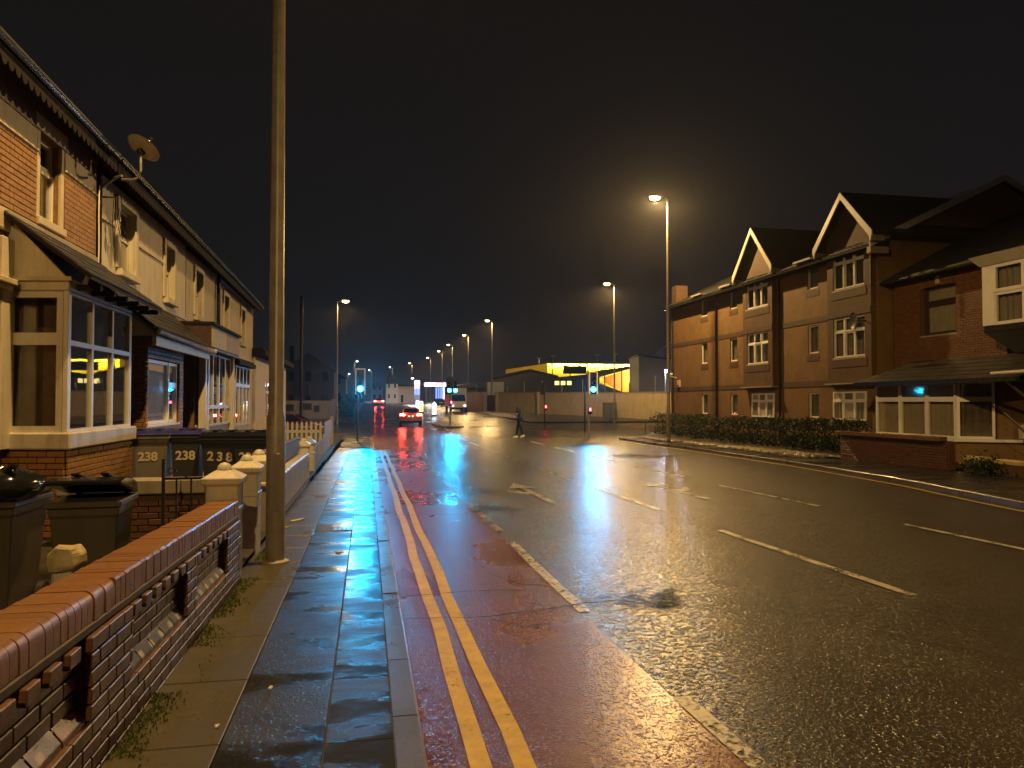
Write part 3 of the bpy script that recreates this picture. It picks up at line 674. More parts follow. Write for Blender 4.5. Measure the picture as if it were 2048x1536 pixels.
b = MB(); b.tube([(-3.37, 13.1, 2.79), (-3.37, 17.75, 2.74)], .055, 8); b.build('gutter', 'gutter', h2, smooth=True)
b = MB(); b.box(-3.50, -3.44, 13.3, 17.6, 2.56, 2.72); b.build('fascia_board', 'upvc_old', h2)
b = MB(); b.prism([(-3.46, 13.30, 2.72), (XW + .03, 13.30, 2.72), (XW + .03, 13.30, 3.5)], (0, .05, 0)); b.build('roof_cheek', 'cream', h2)

h3 = cream_house(19.35, 22.95, 'cream2', [(20.3, 21.1, 3.84, 5.0)], 'drab cream house with a boxed timber fascia over its glazed bay')
b = MB(); b.box(-4.2, -3.45, 17.75, 21.4, 2.80, 3.36); b.build('fascia_box', 'wood_dark', h3)
for (a, c, m_) in ((17.80, 19.5, 'cream2'), (19.56, 21.35, 'concrete')):
    b = MB(); b.box(-3.452, -3.42, a, c, 2.86, 3.30); b.build('sign_board', m_, h3, bevel=.008)
b = MB(); b.box(-4.2, -3.38, 17.7, 21.45, 3.36, 3.42); b.build('lead_cap', 'fascia', h3)
b = MB(); b.box(-4.3, -3.66, 18.0, 21.3, -.1, 1.05); b.build('bay_base', 'concrete', h3)
for yy in (17.72, 18.02, 21.25):
    b = MB(); b.box(-3.70, -3.55, yy, yy + .14, -.1, 2.8); b.build('post', 'upvc_old', h3, bevel=.01)
window(h3, (-3.62, 18.2, 1.05), UY, grid(3.0, 1.72, [.75, 1.5, 2.25], [.45]), t=.045, mat='upvc_old', pane='glass_b', curtain='dark_room', cdist=.3, label='glazed bay reflecting the green signal')
window(h3, (-4.25, 17.93, 1.05), V(1, 0, 0), [(0, 0, .58, 1.72)], t=.05, mat='upvc_old', curtain='curtain_d')
b = MB(); b.tube([(XW+.08, 22.97, ev(23) - .1), (XW+.08, 22.97, 2.6)], .055, 8); b.build('downpipe', 'gutter', h3, smooth=True)

h4 = cream_house(23.0, 30.2, 'cream2', [(24.2, 24.9, 3.75, 4.9), (27.4, 28.1, 3.70, 4.85)], 'last cream house of the row with a white bay, beyond the second downpipe')
b = MB(); b.box(-4.3, -3.45, 21.7, 24.7, 2.66, 2.78); b.box(-4.3, -3.5, 21.75, 24.65, 2.78, 2.84); b.build('bay_roof', 'fascia', h4)
b = MB(); b.box(-4.3, -3.62, 21.9, 24.5, -.1, .95); b.build('bay_base', 'cream2', h4)
window(h4, (-3.60, 21.95, .95), UY, grid(2.5, 1.7, [.62, 1.25, 1.88], [1.15]), t=.05, mat='upvc_old', pane='glass_b', curtain='dark_room', cdist=.3)
window(h4, (-4.25, 21.88, .95), V(1, 0, 0), [(0, 0, .62, 1.7)], t=.06, mat='upvc_old', curtain='curtain_d')

sh = thing('shop', 'single storey white shop with a flat roof past the end of the terrace', 'shop', (XW, 35, 0))
b = MB(); wall_panel(b, (XW + .1, 30.25, -.3), UY, 11, 3.7, [(3.0, 1.2, 6.0, 2.8)], .12); wall_panel(b, (-9, 30.24, -.3), V(1, 0, 0), 4.75, 3.7, [], .1); wall_panel(b, (XW + .1, 41.25, -.3), V(-1, 0, 0), 4.75, 3.7, [], .1); b.build('wall', 'whitewall', sh)
b = MB(); b.box(-9, XW + .5, 30.0, 41.4, 3.42, 3.62); b.box(-9, XW + .4, 30.1, 41.3, 3.62, 3.70); b.build('roof', 'fascia', sh)
window(sh, (XW + .05, 33.25, .9), UY, grid(3.0, 1.6, [1, 2], [1.15]), t=.05, pane='glass_b', curtain='curtain', cdist=.15)

# satellite dish on its pole, carried from the brick wall above the downpipe
sd = thing('satellite_dish', 'round grey satellite dish on a bent arm above the terrace gutter', 'satellite dish', (-3.98, 13.0, 5.2))
b = MB(); b.tube([(XW, 13.3, 5.12), (-4.05, 13.2, 5.30), (-3.94, 13.1, 5.30)], .022, 8); b.box(XW, XW+.03, 13.2, 13.4, 5.0, 5.26); b.build('wall_bracket', 'galv', sd, smooth=True)
b = MB(); b.tube([(-3.94, 13.1, 5.24), (-3.75, 13.02, 5.22), (-3.66, 13.0, 5.26), (-3.63, 13.0, 5.36), (-3.63, 13.0, 5.70)], .02, 8); b.build('mast', 'galv', sd, smooth=True)
b = MB(); rings = []
dn = V(.34, .45, .83).normalized(); du = dn.cross(UP).normalized(); dv = du.cross(dn)
dc = V(-3.60, 13.03, 5.75)
for r_, dd in ((.02, .07), (.11, .06), (.18, .035), (.235, 0), (.25, -.008), (.235, -.014), (.18, .022), (.11, .046), (.02, .056)):
    rings.append([dc - dn*dd + du*(r_*math.cos(2*PI*k/24)) + dv*(r_*1.1*math.sin(2*PI*k/24)) for k in range(24)])
b.loft(rings); b.build('reflector', 'dish', sd, smooth=True)
b = MB(); b.tube([dc, dc + dn*.22], .011, 6); b.build('feed_arm', 'galv', sd); b = MB(); b.obox(dc - dn*.13 - du*.05 - dv*.05, du*.10, dv*.10, dn*.07); b.build('rear_clamp', 'iron', sd)
b = MB(); b.obox(dc + dn*.20 - du*.02 - dv*.02, du*.04, dv*.04, dn*.07); b.build('receiver', 'iron', sd)
ta = thing('tv_aerial', 'rusty tv aerial dangling from a bracket beside the downpipe', 'aerial', (XW + .1, 13.5, 4.9))
b = MB(); b.tube([(XW, 13.34, 5.0), (XW + .25, 13.34, 5.0), (XW + .25, 13.34, 4.62)], .016, 6); b.build('bracket', 'iron', ta)
b = MB(); b.tube([(XW + .25, 13.30, 4.75), (XW + .2, 14.05, 4.55)], .010, 6)
for i in range(7):
    q = V(XW + .25 - .007*i, 13.30 + .1*i, 4.75 - .028*i); b.tube([q + V(.02, 0, .16), q + V(-.02, 0, -.16)], .006, 5)
b.build('boom', 'iron', ta)
b = MB(); b.tube([(XW + .2, 13.4, 5.0), (XW + .12, 13.6, 4.7), (XW + .1, 13.75, 4.25), (XW + .1, 13.8, 4.6), (XW+.1, 13.85, 4.95)], .006, 5); b.build('cable', 'iron', ta)

# ------------------------------------------------------------------ front garden wall with recessed panels and pierced courses
gw = thing('garden_wall', 'low red brick garden wall with sunk panels, pierced squares and a rounded brick coping', 'wall', (-1.34, 4.5, 0))
S = lambda y: .015 - .0226 * (y - 2.8)
SL = V(0, 1, -.0226)
GW0, GW1 = .6, 7.58
FX = -1.22
def rowO(x, y, z): return V(x, y, z + S(y))
core = MB()
def cbox(x0, x1, y0, y1, z0, z1): core.add([(x, y, z + S(y)) for z in (z0, z1) for (x, y) in ((x0, y0), (x1, y0), (x1, y1), (x0, y1))], [(0,3,2,1),(4,5,6,7),(0,1,5,4),(1,2,6,5),(2,3,7,6),(3,0,4,7)])
cbox(-1.45, -1.295, GW0, GW1, -.4, .59); cbox(-1.295, FX - .003, GW0, GW1, -.4, .213)
panels = [(.75, 2.0), (2.35, 3.62), (4.22, 5.41), (5.69, 6.90)]
piers = []; a = GW0
for (p, q) in panels: piers.append((a, p)); a = q
piers.append((a, GW1))
for (p, q) in piers: cbox(-1.295, FX - .003, p + .006, q - .006, .213, .52)
for (p, q) in panels: cbox(-1.294, FX - .05, p - .02, q + .02, .51, .588)
core.build('core', 'mortar_w', gw)
def sbricks(x, y0, y1, z0, courses, start=0): 
    out = []
    for r in range(courses):
        y = y0 - (((r + start) % 2) * .1125)
        while y < y1 - .03:
            a_, c_ = max(y, y0), min(y + .215, y1); y += .225
            if c_ - a_ < .035: continue
            pos = rowO(x + random.uniform(-.0012, .0015), a_, z0 + r*.075)
            out.append((Matrix(((0, -1, 0, pos.x), (1, 0, 0, pos.y), (-.0226, 0, 1, pos.z), (0, 0, 0, 1))), c_ - a_))
    return out
spots = sbricks(FX, GW0, GW1, -.083, 4)
for (p, q) in panels: spots += sbricks(FX - .062, p, q, .22, 4)
for (p, q) in piers: spots += sbricks(FX, p, q, .22, 5, 0)
for (p, q) in panels:
    y = p + .02
    while y < q - .10:                                    # pierced course: headers with square gaps
        pos = rowO(FX, y, .52); spots.append((Matrix(((0, -1, 0, pos.x), (1, 0, 0, pos.y), (-.0226, 0, 1, pos.z), (0, 0, 0, 1))), .11)); y += .20
for m, L in spots:
    if random.random() < .03: m.translation.x -= .002
lay_bricks(gw, [s for s in spots if abs(s[1] - .11) > 1e-6 or True], 'brick_wall', d=.035)
for (p, q) in panels:                                      # sloping sill slabs at the foot of each panel
    n = 5 if q - p > 1 else 4
    for i in range(n):
        a_, c_ = p + (q-p)*i/n + .004, p + (q-p)*(i+1)/n - .004; b = MB()
        b.prism([rowO(FX + .01, a_, .20), rowO(FX + .01, a_, .235), rowO(FX - .062, a_, .325), rowO(FX - .062, a_, .20)], SL * (c_ - a_)); b.build('sill_slab', 'concrete' if p > 4 else 'brick_cope', gw, bevel=.004)
b = MB(); b.add([(x, y, z + S(y)) for z in (.592, .632) for (x, y) in ((-1.47, GW0), (FX + .012, GW0), (FX + .012, GW1), (-1.47, GW1))], [(0,3,2,1),(4,5,6,7),(0,1,5,4),(1,2,6,5),(2,3,7,6),(3,0,4,7)]); b.build('ledge', 'mortar', gw, bevel=.006)
def cope_mesh(bull):
    k = 'bull' if bull else 'flat'
    if k in BR: return BR[k]
    b = MB(); x0, x1 = -1.475, -1.214; zt, zb = .768, .634; pr = []
    if bull: pr = [(x1 - .045 + .045*math.sin(t), zt - .055 + .055*math.cos(t)) for t in [i*PI/10 for i in range(6)]]
    else: pr = [(x1 - .012, zt), (x1, zt - .012)]
    prof = [(x0, zb), (x0, zt - .01), (x0 + .01, zt)] + pr + [(x1, zb)]
    b.prism([(x, 0, z) for x, z in prof], (0, .066, 0)); BR[k] = b.mesh('coping_brick', 'brick_cope', smooth=True); return BR[k]
y = GW0
while y < GW1 - .02:
    me = cope_mesh(y < 4.0)
    place('coping_brick', me, gw, Matrix.Translation((random.uniform(-.003, .003), y, S(y) + random.uniform(-.002, .003)))); y += .0745

# white gate pillars with pyramid caps
def pillar(x, y, label, w_=.29, h_=.92):
    z = g(y) if y > 0 else 0
    p = thing('gate_pillar', label, 'gate pillar', (x, y, z), 'white capped pillars along the footway')
    b = MB(); r = w_/2; b.box(x-r, x+r, y-r, y+r, z-.1, z+h_); b.build('shaft', 'stone', p, bevel=.015)
    b = MB(); b.box(x-r-.012, x+r+.012, y-r-.012, y+r+.012, z+h_*.70, z+h_*.76); b.build('collar', 'stone', p, bevel=.012)
    b = MB(); c = r + .035; b.loft([[(x+sx*q, y+sy*q, z+zz) for sx, sy in ((-1,-1),(1,-1),(1,1),(-1,1))] for q, zz in ((c-.03, h_-.02), (c, h_+.01), (c, h_+.06), (c*.45, h_+.125), (.03, h_+.135))]); b.build('cap', 'stone', p, bevel=.006)
    b = MB(); b.lathe((x, y, z+h_+.115), [(.055, 0), (.07, .025), (.062, .055), (.035, .08), (.006, .088)], 14); b.build('finial', 'stone', p, smooth=True)
    return p
pillar(-1.37, 7.76, 'nearest white pillar, at the end of the brick garden wall', .30)
pillar(-1.37, 9.15, 'middle white pillar just behind the tall lamp post', .28)
pillar(-1.40, 10.35, 'white pillar behind the lamp post, third from the brick wall', .27)
ig = thing('iron_gate', 'small black iron garden gate with a scroll, standing open behind the first pillar', 'gate', (-1.55, 8.5, 0))
gx0, gx1, gy = -2.12, -1.54, 8.45
b = MB(); b.box(gx0, gx0+.03, gy, gy+.03, .02, 1.02); b.box(gx1-.03, gx1, gy, gy+.03, .02, .92); b.box(gx0+.03, gx1-.03, gy+.002, gy+.028, .80, .825); b.box(gx0+.03, gx1-.03, gy+.002, gy+.028, .08, .105); b.build('frame', 'iron', ig)
for i in range(3):
    x = gx0 + .145*(i+1); b = MB(); b.box(x-.008, x+.008, gy+.006, gy+.024, .105, .80); b.build('bar', 'iron', ig)
b = MB(); b.tube([(gx0+.09 + (.05 - .0035*i)*math.cos(i*.55), gy+.015, .885 + (.05-.0035*i)*math.sin(i*.55)) for i in range(13)], .007, 6); b.build('scroll', 'iron', ig)
# divider between the gardens
dv_ = thing('divider_wall', 'brick wall with a thick concrete coping dividing the two front gardens', 'wall', (-2.9, 9.75, 0))
b = MB(); b.box(-3.55, -1.55, 9.62, 9.80, -.1, .52); b.build('core', 'mortar_d', dv_)
lay_bricks(dv_, brick_spots((-3.55, 9.60, -.06), V(1, 0, 0), 2.0, .58), 'brick_wall', d=.04)
x = -3.55
for w_ in (.66, .7, .64):
    b = MB(); b.box(x+.004, x+w_-.004, 9.55, 9.87, .525, .70); b.build('coping_stone', 'concrete', dv_, bevel=.015); x += w_
# second low wall with dark boarding
lw = thing('low_wall', 'rendered low wall lit cyan by the signal, with dark boarding on top', 'wall', (-1.4, 14, -.15))
b = MB(); b.prism([(-1.30, 10.5, -.4), (-1.52, 10.5, -.4), (-1.52, 10.5, .46), (-1.30, 10.5, .46)], (0, 6.8, -.05)); b.build('wall', 'cream2', lw, bevel=.012)
y = 10.5
while y < 17.2:
    d = random.uniform(.38, .5); d = min(d, 17.3 - y); b = MB(); b.box(-1.54, -1.27, y+.006, y+d-.006, .455 - (y-10.5)*.007, .535 - (y-10.5)*.007 + random.uniform(0, .01)); b.build('coping_stone', 'stone', lw, bevel=.02); y += d
for i in range(10):
    y = 11.0 + i*.58; b = MB(); b.box(-1.47, -1.44, y+.004, y+.576, .56, .88 - i*.006); b.build('board', 'black_paint', lw)
b = MB(); b.prism([(-1.49, 10.95, .90), (-1.42, 10.95, .90), (-1.42, 10.95, .93), (-1.49, 10.95, .93)], (0, 5.95, -.06)); b.build('top_rail', 'galv', lw)
pillar(-1.42, 17.55, 'cream pillar at the end of the cyan lit low wall', .26, .82)
pillar(-1.42, 19.3, 'farthest cream pillar, before the slatted fence', .26, .80)
sf = thing('slatted_fence', 'low fence of pale horizontal slats beside the footway', 'fence', (-1.42, 23, -.25))
for yy in (19.55, 21.8, 24.0, 26.2):
    b = MB(); b.box(-1.48, -1.40, yy, yy+.08, -.4, .52); b.build('post', 'upvc_old', sf)
for k_ in range(6):
    for a_ in (19.6, 21.85, 24.05):
        b = MB(); b.box(-1.40, -1.375, a_, a_+2.2, -.22 + k_*.12, -.22 + k_*.12 + .085); b.build('slat', 'concrete', sf)
bf = thing('board_fence', 'pale upright board fence along the footway before the junction', 'fence', (-1.45, 29, -.3))
for i in range(34):
    y = 26.4 + i*.155; b = MB(); b.box(-1.46, -1.435, y+.004, y+.15, -.45, .92 + .02*math.sin(i*2.1)); b.build('board', 'concrete', bf)
for zz in (-.1, .6):
    b = MB(); b.box(-1.50, -1.461, 26.4, 31.7, zz, zz+.08); b.build('rail', 'concrete', bf)
b = MB(); b.box(-1.52, -1.38, 31.7, 31.84, -.5, 1.02); b.build('post', 'stone', bf, bevel=.012)
pf = thing('picket_fence', 'white picket fence across the garden before the pale boards', 'fence', (-2.8, 25.2, -.2))
for i in range(19):
    x = -4.2 + i*.148; b = MB(); b.prism([(x, 25.2, -.3), (x+.075, 25.2, -.3), (x+.075, 25.2, .93), (x+.0375, 25.2, 1.0), (x, 25.2, .93)], (0, .022, 0)); b.build('picket', 'upvc_old', pf)
for zz in (.05, .62):
    b = MB(); b.box(-4.25, -1.5, 25.223, 25.26, zz, zz+.09); b.build('rail', 'upvc_old', pf)

# ------------------------------------------------------------------ wheelie bins
def wheelie(w_, d_, h_, body, lid, label, group=None, number=None, lid_open=0.0):
    r = thing('wheelie_bin', label, 'bin', (0, 0, 0), group)
    def ring(z, a, c, o=0): return [(-a, -c+o, z), (a, -c+o, z), (a, c, z), (-a, c, z)]
    a, c = w_/2, d_/2; b = MB()
    b.loft([ring(.06, a*.78, c*.74), ring(h_*.80, a*.94, c*.93), ring(h_*.80+.01, a*.99, c*.98), ring(h_*.90, a, c)]); b.build('body', body, r, bevel=.012)
    b = MB(); b.box(-a-.02, a+.02, -c-.025, c+.01, h_*.90-.03, h_*.90+.015); b.build('rim', body, r, bevel=.008)
    lb = MB(); hz = h_*.90+.02
    prof = [(-c-.04, 0), (-c-.04, .03), (-c*.6, .075), (c*.3, .10), (c*.85, .085), (c+.02, .03), (c+.02, 0)]
    lb.prism([(-a-.015, y, z) for y, z in prof], (w_+.03, 0, 0))
    if lid_open:
        R = Matrix.Translation((0, c, hz)) @ Matrix.Rotation(-lid_open, 4, 'X') @ Matrix.Translation((0, -c, 0))
    else: R = Matrix.Translation((0, 0, hz))
    lb.v = [tuple(R @ Vector(p)) for p in lb.v]; lo = lb.build('lid', lid, r, bevel=.012)
    for i in range(2):
        b = MB(); x = -a*.55 + i*a*.85; b.v = []; b.box(x, x+a*.25, -c*.5, c*.6, .088, .108); b.v = [tuple(R @ Vector(p)) for p in b.v]; b.build('lid_rib', lid, lo, bevel=.006)
    b = MB(); b.tube([(-a*.8, c+.05, hz), (a*.8, c+.05, hz)], .016, 8); b.box(-a*.8, -a*.8+.03, c, c+.05, hz-.02, hz+.012); b.box(a*.8-.03, a*.8, c, c+.05, hz-.02, hz+.012); b.build('handle', lid, r)
    for s_ in (-1, 1):
        b = MB(); b.tube([(s_*a*.82, c*.8, .10), (s_*(a*.82+.05), c*.8, .10)], .10, 14); b.build('wheel', 'rubber', r)
    if number:
        cu = bpy.data.curves.new('house_number', 'FONT'); cu.body = number[0]; cu.size = number[1]; cu.extrude = .0025; cu.offset = .006; cu.align_x = 'CENTER'; cu.space_character = number[2]
        cu.materials.append(M['number']); tmp = bpy.data.objects.new('tmp', cu); C.objects.link(tmp); me = bpy.data.meshes.new_from_object(tmp); bpy.data.objects.remove(tmp); me.name = 'house_number'; o = bpy.data.objects.new('house_number', me); C.objects.link(o); o.parent = r
        zc = h_*.55; sl = (c*.93 - c*.74) / (h_*.80 - .06); yf = -(c*.74 + sl*(zc - .06)) - .006
        o.location = (number[3] if len(number) > 3 else 0, yf - sl*.0, zc); o.rotation_euler = (PI/2 + math.atan(sl), number[4] if len(number) > 4 else 0, 0)
    return r
FZ = .10
put(wheelie(.62, .72, 1.07, 'bin_grey', 'lid_blue', 'grey wheelie bin with blue lid and faded 238, nearest the bay', 'numbered wheelie bins', ('238', .19, 1.0)), (-3.46, 13.15, FZ), .10)
put(wheelie(.46, .54, 1.07, 'bin_black', 'lid_blue', 'narrow black wheelie bin with blue lid marked 238', 'numbered wheelie bins', ('238', .20, 1.0)), (-2.90, 13.2, FZ), .02)
put(wheelie(.60, .70, 1.04, 'bin_black', 'lid_black', 'black wheelie bin with black lid and widely spaced 2 3 8', 'numbered wheelie bins', ('238', .20, 1.45, 0, .06)), (-2.32, 13.1, FZ), -.06)
put(wheelie(.58, .70, 1.04, 'bin_black', 'lid_black', 'black wheelie bin marked 238, half hidden by the pillars and lamp post', 'numbered wheelie bins', ('238', .19, 1.05, -.05)), (-1.80, 13.0, FZ), -.10)
put(wheelie(.60, .66, 1.0, 'bin_brown', 'lid_black', 'big grey wheelie bin with its black lid propped on a full sack'), (-2.85, 6.45, -.03), 0, None)
put(wheelie(.47, .50, 1.02, 'bin_brown', 'lid_black', 'small brown grey wheelie bin with a gaping black lid behind the brick wall', lid_open=.22), (-2.02, 6.15, -.03), .06)
bag = thing('rubbish_sack', 'shiny black rubbish sack bulging over the rim of the big grey bin', 'rubbish sack', (-2.72, 6.35, .95))
b = MB(); rings = []
for i in range(9):
    t = -PI/2 + PI*i/8; rr = math.cos(t); rings.append([(-2.70 + rr*(.27 + .03*math.sin(k*2.3+i))*math.cos(2*PI*k/18), 6.30 + rr*(.30 + .025*math.sin(k*3.1+i*2))*math.sin(2*PI*k/18), .98 + .14*math.sin(t) + .012*math.sin(k*4+i)) for k in range(18)])
b.loft(rings); b.build('sack', 'lid_black', bag, smooth=True)
b = MB(); b.tube([(-2.62, 6.2, 1.10), (-2.58, 6.16, 1.15), (-2.55, 6.17, 1.13)], [.035, .018, .03], 7); b.build('knot', 'lid_black', bag, smooth=True)
rk_ = thing('rock_on_post', 'pale yellow stone lump balanced on a stub post beside the bins', 'stone', (-1.86, 5.2, 0))
b = MB(); b.box(-1.93, -1.80, 5.14, 5.27, -.05, .56); b.build('stub_post', 'stone', rk_, bevel=.02)
b = MB(); rr = random.Random(4); b.loft([[(-1.86 + r_*sx + rr.uniform(-.015, .015), 5.2 + r_*.8*sy + rr.uniform(-.015, .015), z + rr.uniform(-.012, .012)) for sx, sy in ((-1,-.6),(-.4,-1),(.6,-1),(1,-.3),(.9,.7),(0,1),(-.9,.8))] for r_, z in ((.08, .56), (.105, .60), (.10, .67), (.07, .71))]); b.build('lump', 'rock', rk_, bevel=.008)

# moss and weeds along the wall foot, grass between paving, litter
wd = MB(); rr = random.Random(11)
for i in range(7000):
    y = rr.uniform(2.4, 9.8); x = -1.20 + abs(rr.gauss(0, .075)); z = g(y)
    if noise.noise(V(x*3, y*2.2, 0)) < -.12: continue
    h_ = rr.uniform(.004, .022); a = rr.uniform(0, PI); dx, dy = math.cos(a)*.007, math.sin(a)*.007
    wd.add([(x-dx, y-dy, z-.002), (x+dx, y+dy, z-.002), (x+dx*.3+rr.uniform(-.012, .012), y+dy*.3+rr.uniform(-.012, .012), z+h_)], [(0, 1, 2)])
wd = wd.build('weeds', 'moss'); tag(wd, kind='stuff')
def litter(x, y, sx, sy, label, rot=.4, mat='tin', nm='litter'):
    b = MB(); z = g(y); n = 8
    for i in range(3): pass
    pts = [(sx*math.cos(2*PI*k/n)*(1+.2*math.sin(k*2.7)), sy*math.sin(2*PI*k/n)*(1+.2*math.cos(k*1.7))) for k in range(n)]
    R = Matrix.Rotation(rot, 2); P2 = [R @ Vector(p) for p in pts]
    b.prism([(x+p.x, y+p.y, z+.004 + .006*math.sin(k*2)) for k, p in enumerate(P2)], (0, 0, .006)); tag(b.build(nm, mat), label, 'litter')
litter(-1.02, 11.6, .16, .03, 'pale strip of card lying on the footway past the lamp post', .9)
litter(-1.10, 10.9, .05, .02, 'scrap of yellow packaging by the foot of the low wall', .3, 'yellow_stone')
litter(-.30, 8.9, .05, .035, 'crumpled pinkish wrapper on the wet footway by the kerb', .5, 'pinkwall')
litter(-.55, 4.6, .02, .012, 'tiny white fag end on the dark tarmac strip', 1.0); litter(-.75, 4.1, .014, .012, 'tiny pale chip of paper on the mossy slabs', .2)

# ------------------------------------------------------------------ street lamps
def street_lamp(x, y, z, H, adir, label, power=LAMP, col=WARM, lens='lens_warm', r0=.10, arm=.55, group='tall street lamps', n=14, lr=.12, spread=167):
    p = thing('street_lamp', label, 'street lamp', (x, y, z), group)
    b = MB(); b.lathe((x, y, z), [(r0, -.2), (r0, 1.55), (r0*.80, 1.62), (r0*.66, H*.55), (r0*.42, H*.985), (r0*.40, H)], n); b.build('post', 'steel', p, smooth=True)
    if r0 > .09:
        b = MB(); b.obox((x - .05, y - r0*1.02, z + .55), (.10, 0, 0), (0, .02, 0), (0, 0, .62)); b.build('access_door', 'steel', p, bevel=.004)
        b = MB(); b.lathe((x, y, z), [(r0+.045, -.01), (r0+.045, .012), (r0+.005, .03)], n); b.build('collar', 'concrete', p)
    ux = math.cos(adir); uy = math.sin(adir)
    E = V(x + ux*arm, y + uy*arm, z + H + .06)
    b = MB(); b.tube([(x, y, z+H-.1), (x + ux*.06, y + uy*.06, z+H+.02), tuple(E - V(ux*.18, uy*.18, 0))], .03, 8); b.build('arm', 'steel', p, smooth=True)
    b = MB(); rings = []
    for t, ww, hh in ((-.30, .04, .03), (-.2, .12, .07), (0, .165, .11), (.25, .15, .10), (.42, .09, .06), (.46, .03, .02)):
        c = E + V(ux*t, uy*t, .03); sx = V(-uy, ux, 0)
        rings.append([c + sx*(ww*math.cos(k*PI/6)) + UP*(hh*math.sin(k*PI/6)) for k in range(7)])
    b.loft(rings); b.build('head', 'steel', p, smooth=True)
    b = MB(); L = E + V(ux*.12, uy*.12, .028); rings = []
    for q, zz in ((1, 0), (1.0, -.07), (.82, -.14), (.4, -.18)):
        rings.append([L + V(ux, uy, 0)*(.27*q*math.cos(2*PI*k/16)) + V(-uy, ux, 0)*(.155*q*math.sin(2*PI*k/16)) + UP*zz for k in range(16)])
    b.loft(rings); lo = b.build('lens', lens, p, smooth=True)
    l = bpy.data.lights.new('lamp_light', 'SPOT'); l.energy = power; l.color = col; l.shadow_soft_size = lr; l.spot_size = math.radians(spread); l.spot_blend = .22   # cut-off lantern: no light above the horizontal
    o = bpy.data.objects.new('lamp_light', l); C.objects.link(o); o.location = L + V(0, 0, -.19 - lr) - org(p); o.parent = p
    return p
street_lamp(-.97, 8.45, g(8.4), 11.9, .25, 'tall near street lamp post beside the garden wall, its head far overhead', power=LAMP*1.4)
street_lamp(-1.0, -17.0, g(-17), 11.9, .2, 'street lamp on the near footway behind the viewpoint', power=LAMP*1.6)
street_lamp(14.75, 35.3, -.2, 12.0, PI, 'brightest tall street lamp, standing in the cobbled bank in front of the flats', power=LAMP*1.75, spread=172)
street_lamp(21.3, 63.0, g(63), 12.1, PI, 'tall street lamp before the concrete boundary wall, next beyond the brightest one', power=LAMP*1.5)
street_lamp(16.2, 98, g(98), 11.8, PI, 'street lamp by the dark gateway in the boundary wall', n=10, power=LAMP*1.3)
street_lamp(16.0, 120.5, g(120), 11.6, PI, 'street lamp just past the end of the boundary wall', n=10)
street_lamp(-2.5, 63.8, g(63.8), 10.1, .1, 'street lamp on the near side beyond the junction', n=10, power=LAMP*.6)
WHITE = (.85, .9, 1.0)
for (x, y, H, a_, lb, c_, ln) in ((16.8, 151, 12.0, PI, 'distant street lamp, fifth along the far side', WARM, 'lens_warm'), (17, 174, 12.0, PI, 'distant street lamp, sixth along the far side', WARM, 'lens_warm'),
    (16.7, 203, 12.0, PI, 'distant street lamp above the petrol station canopy', WARM, 'lens_warm'), (13.7, 237, 12.1, PI, 'distant yellowish street lamp over the pale building', WARM, 'lens_warm'),
    (8.5, 266, 12, PI, 'far bluish white street lamp over the gabled dark houses', WHITE, 'lens_white'), (1.4, 295, 12, PI, 'far white street lamp above the oncoming lane', WHITE, 'lens_white'),
    (-3.9, 226, 12, .1, 'far white street lamp just over the green signal board', WHITE, 'lens_white'), (-8.5, 327, 11.6, .1, 'faintest white street lamp, lowest and farthest along the near side', WHITE, 'lens_white'),
    (10.2, 161, 5.4, PI, 'short white lamp on top of the petrol price sign', WHITE, 'lens_white')):
    street_lamp(x, y, g(y), H, a_, lb, power=LAMP*(.9 if c_ is WARM else .6), col=c_, lens=ln, n=8, r0=.10 if H > 6 else .07, arm=.7, group='far street lamps', lr=.15)

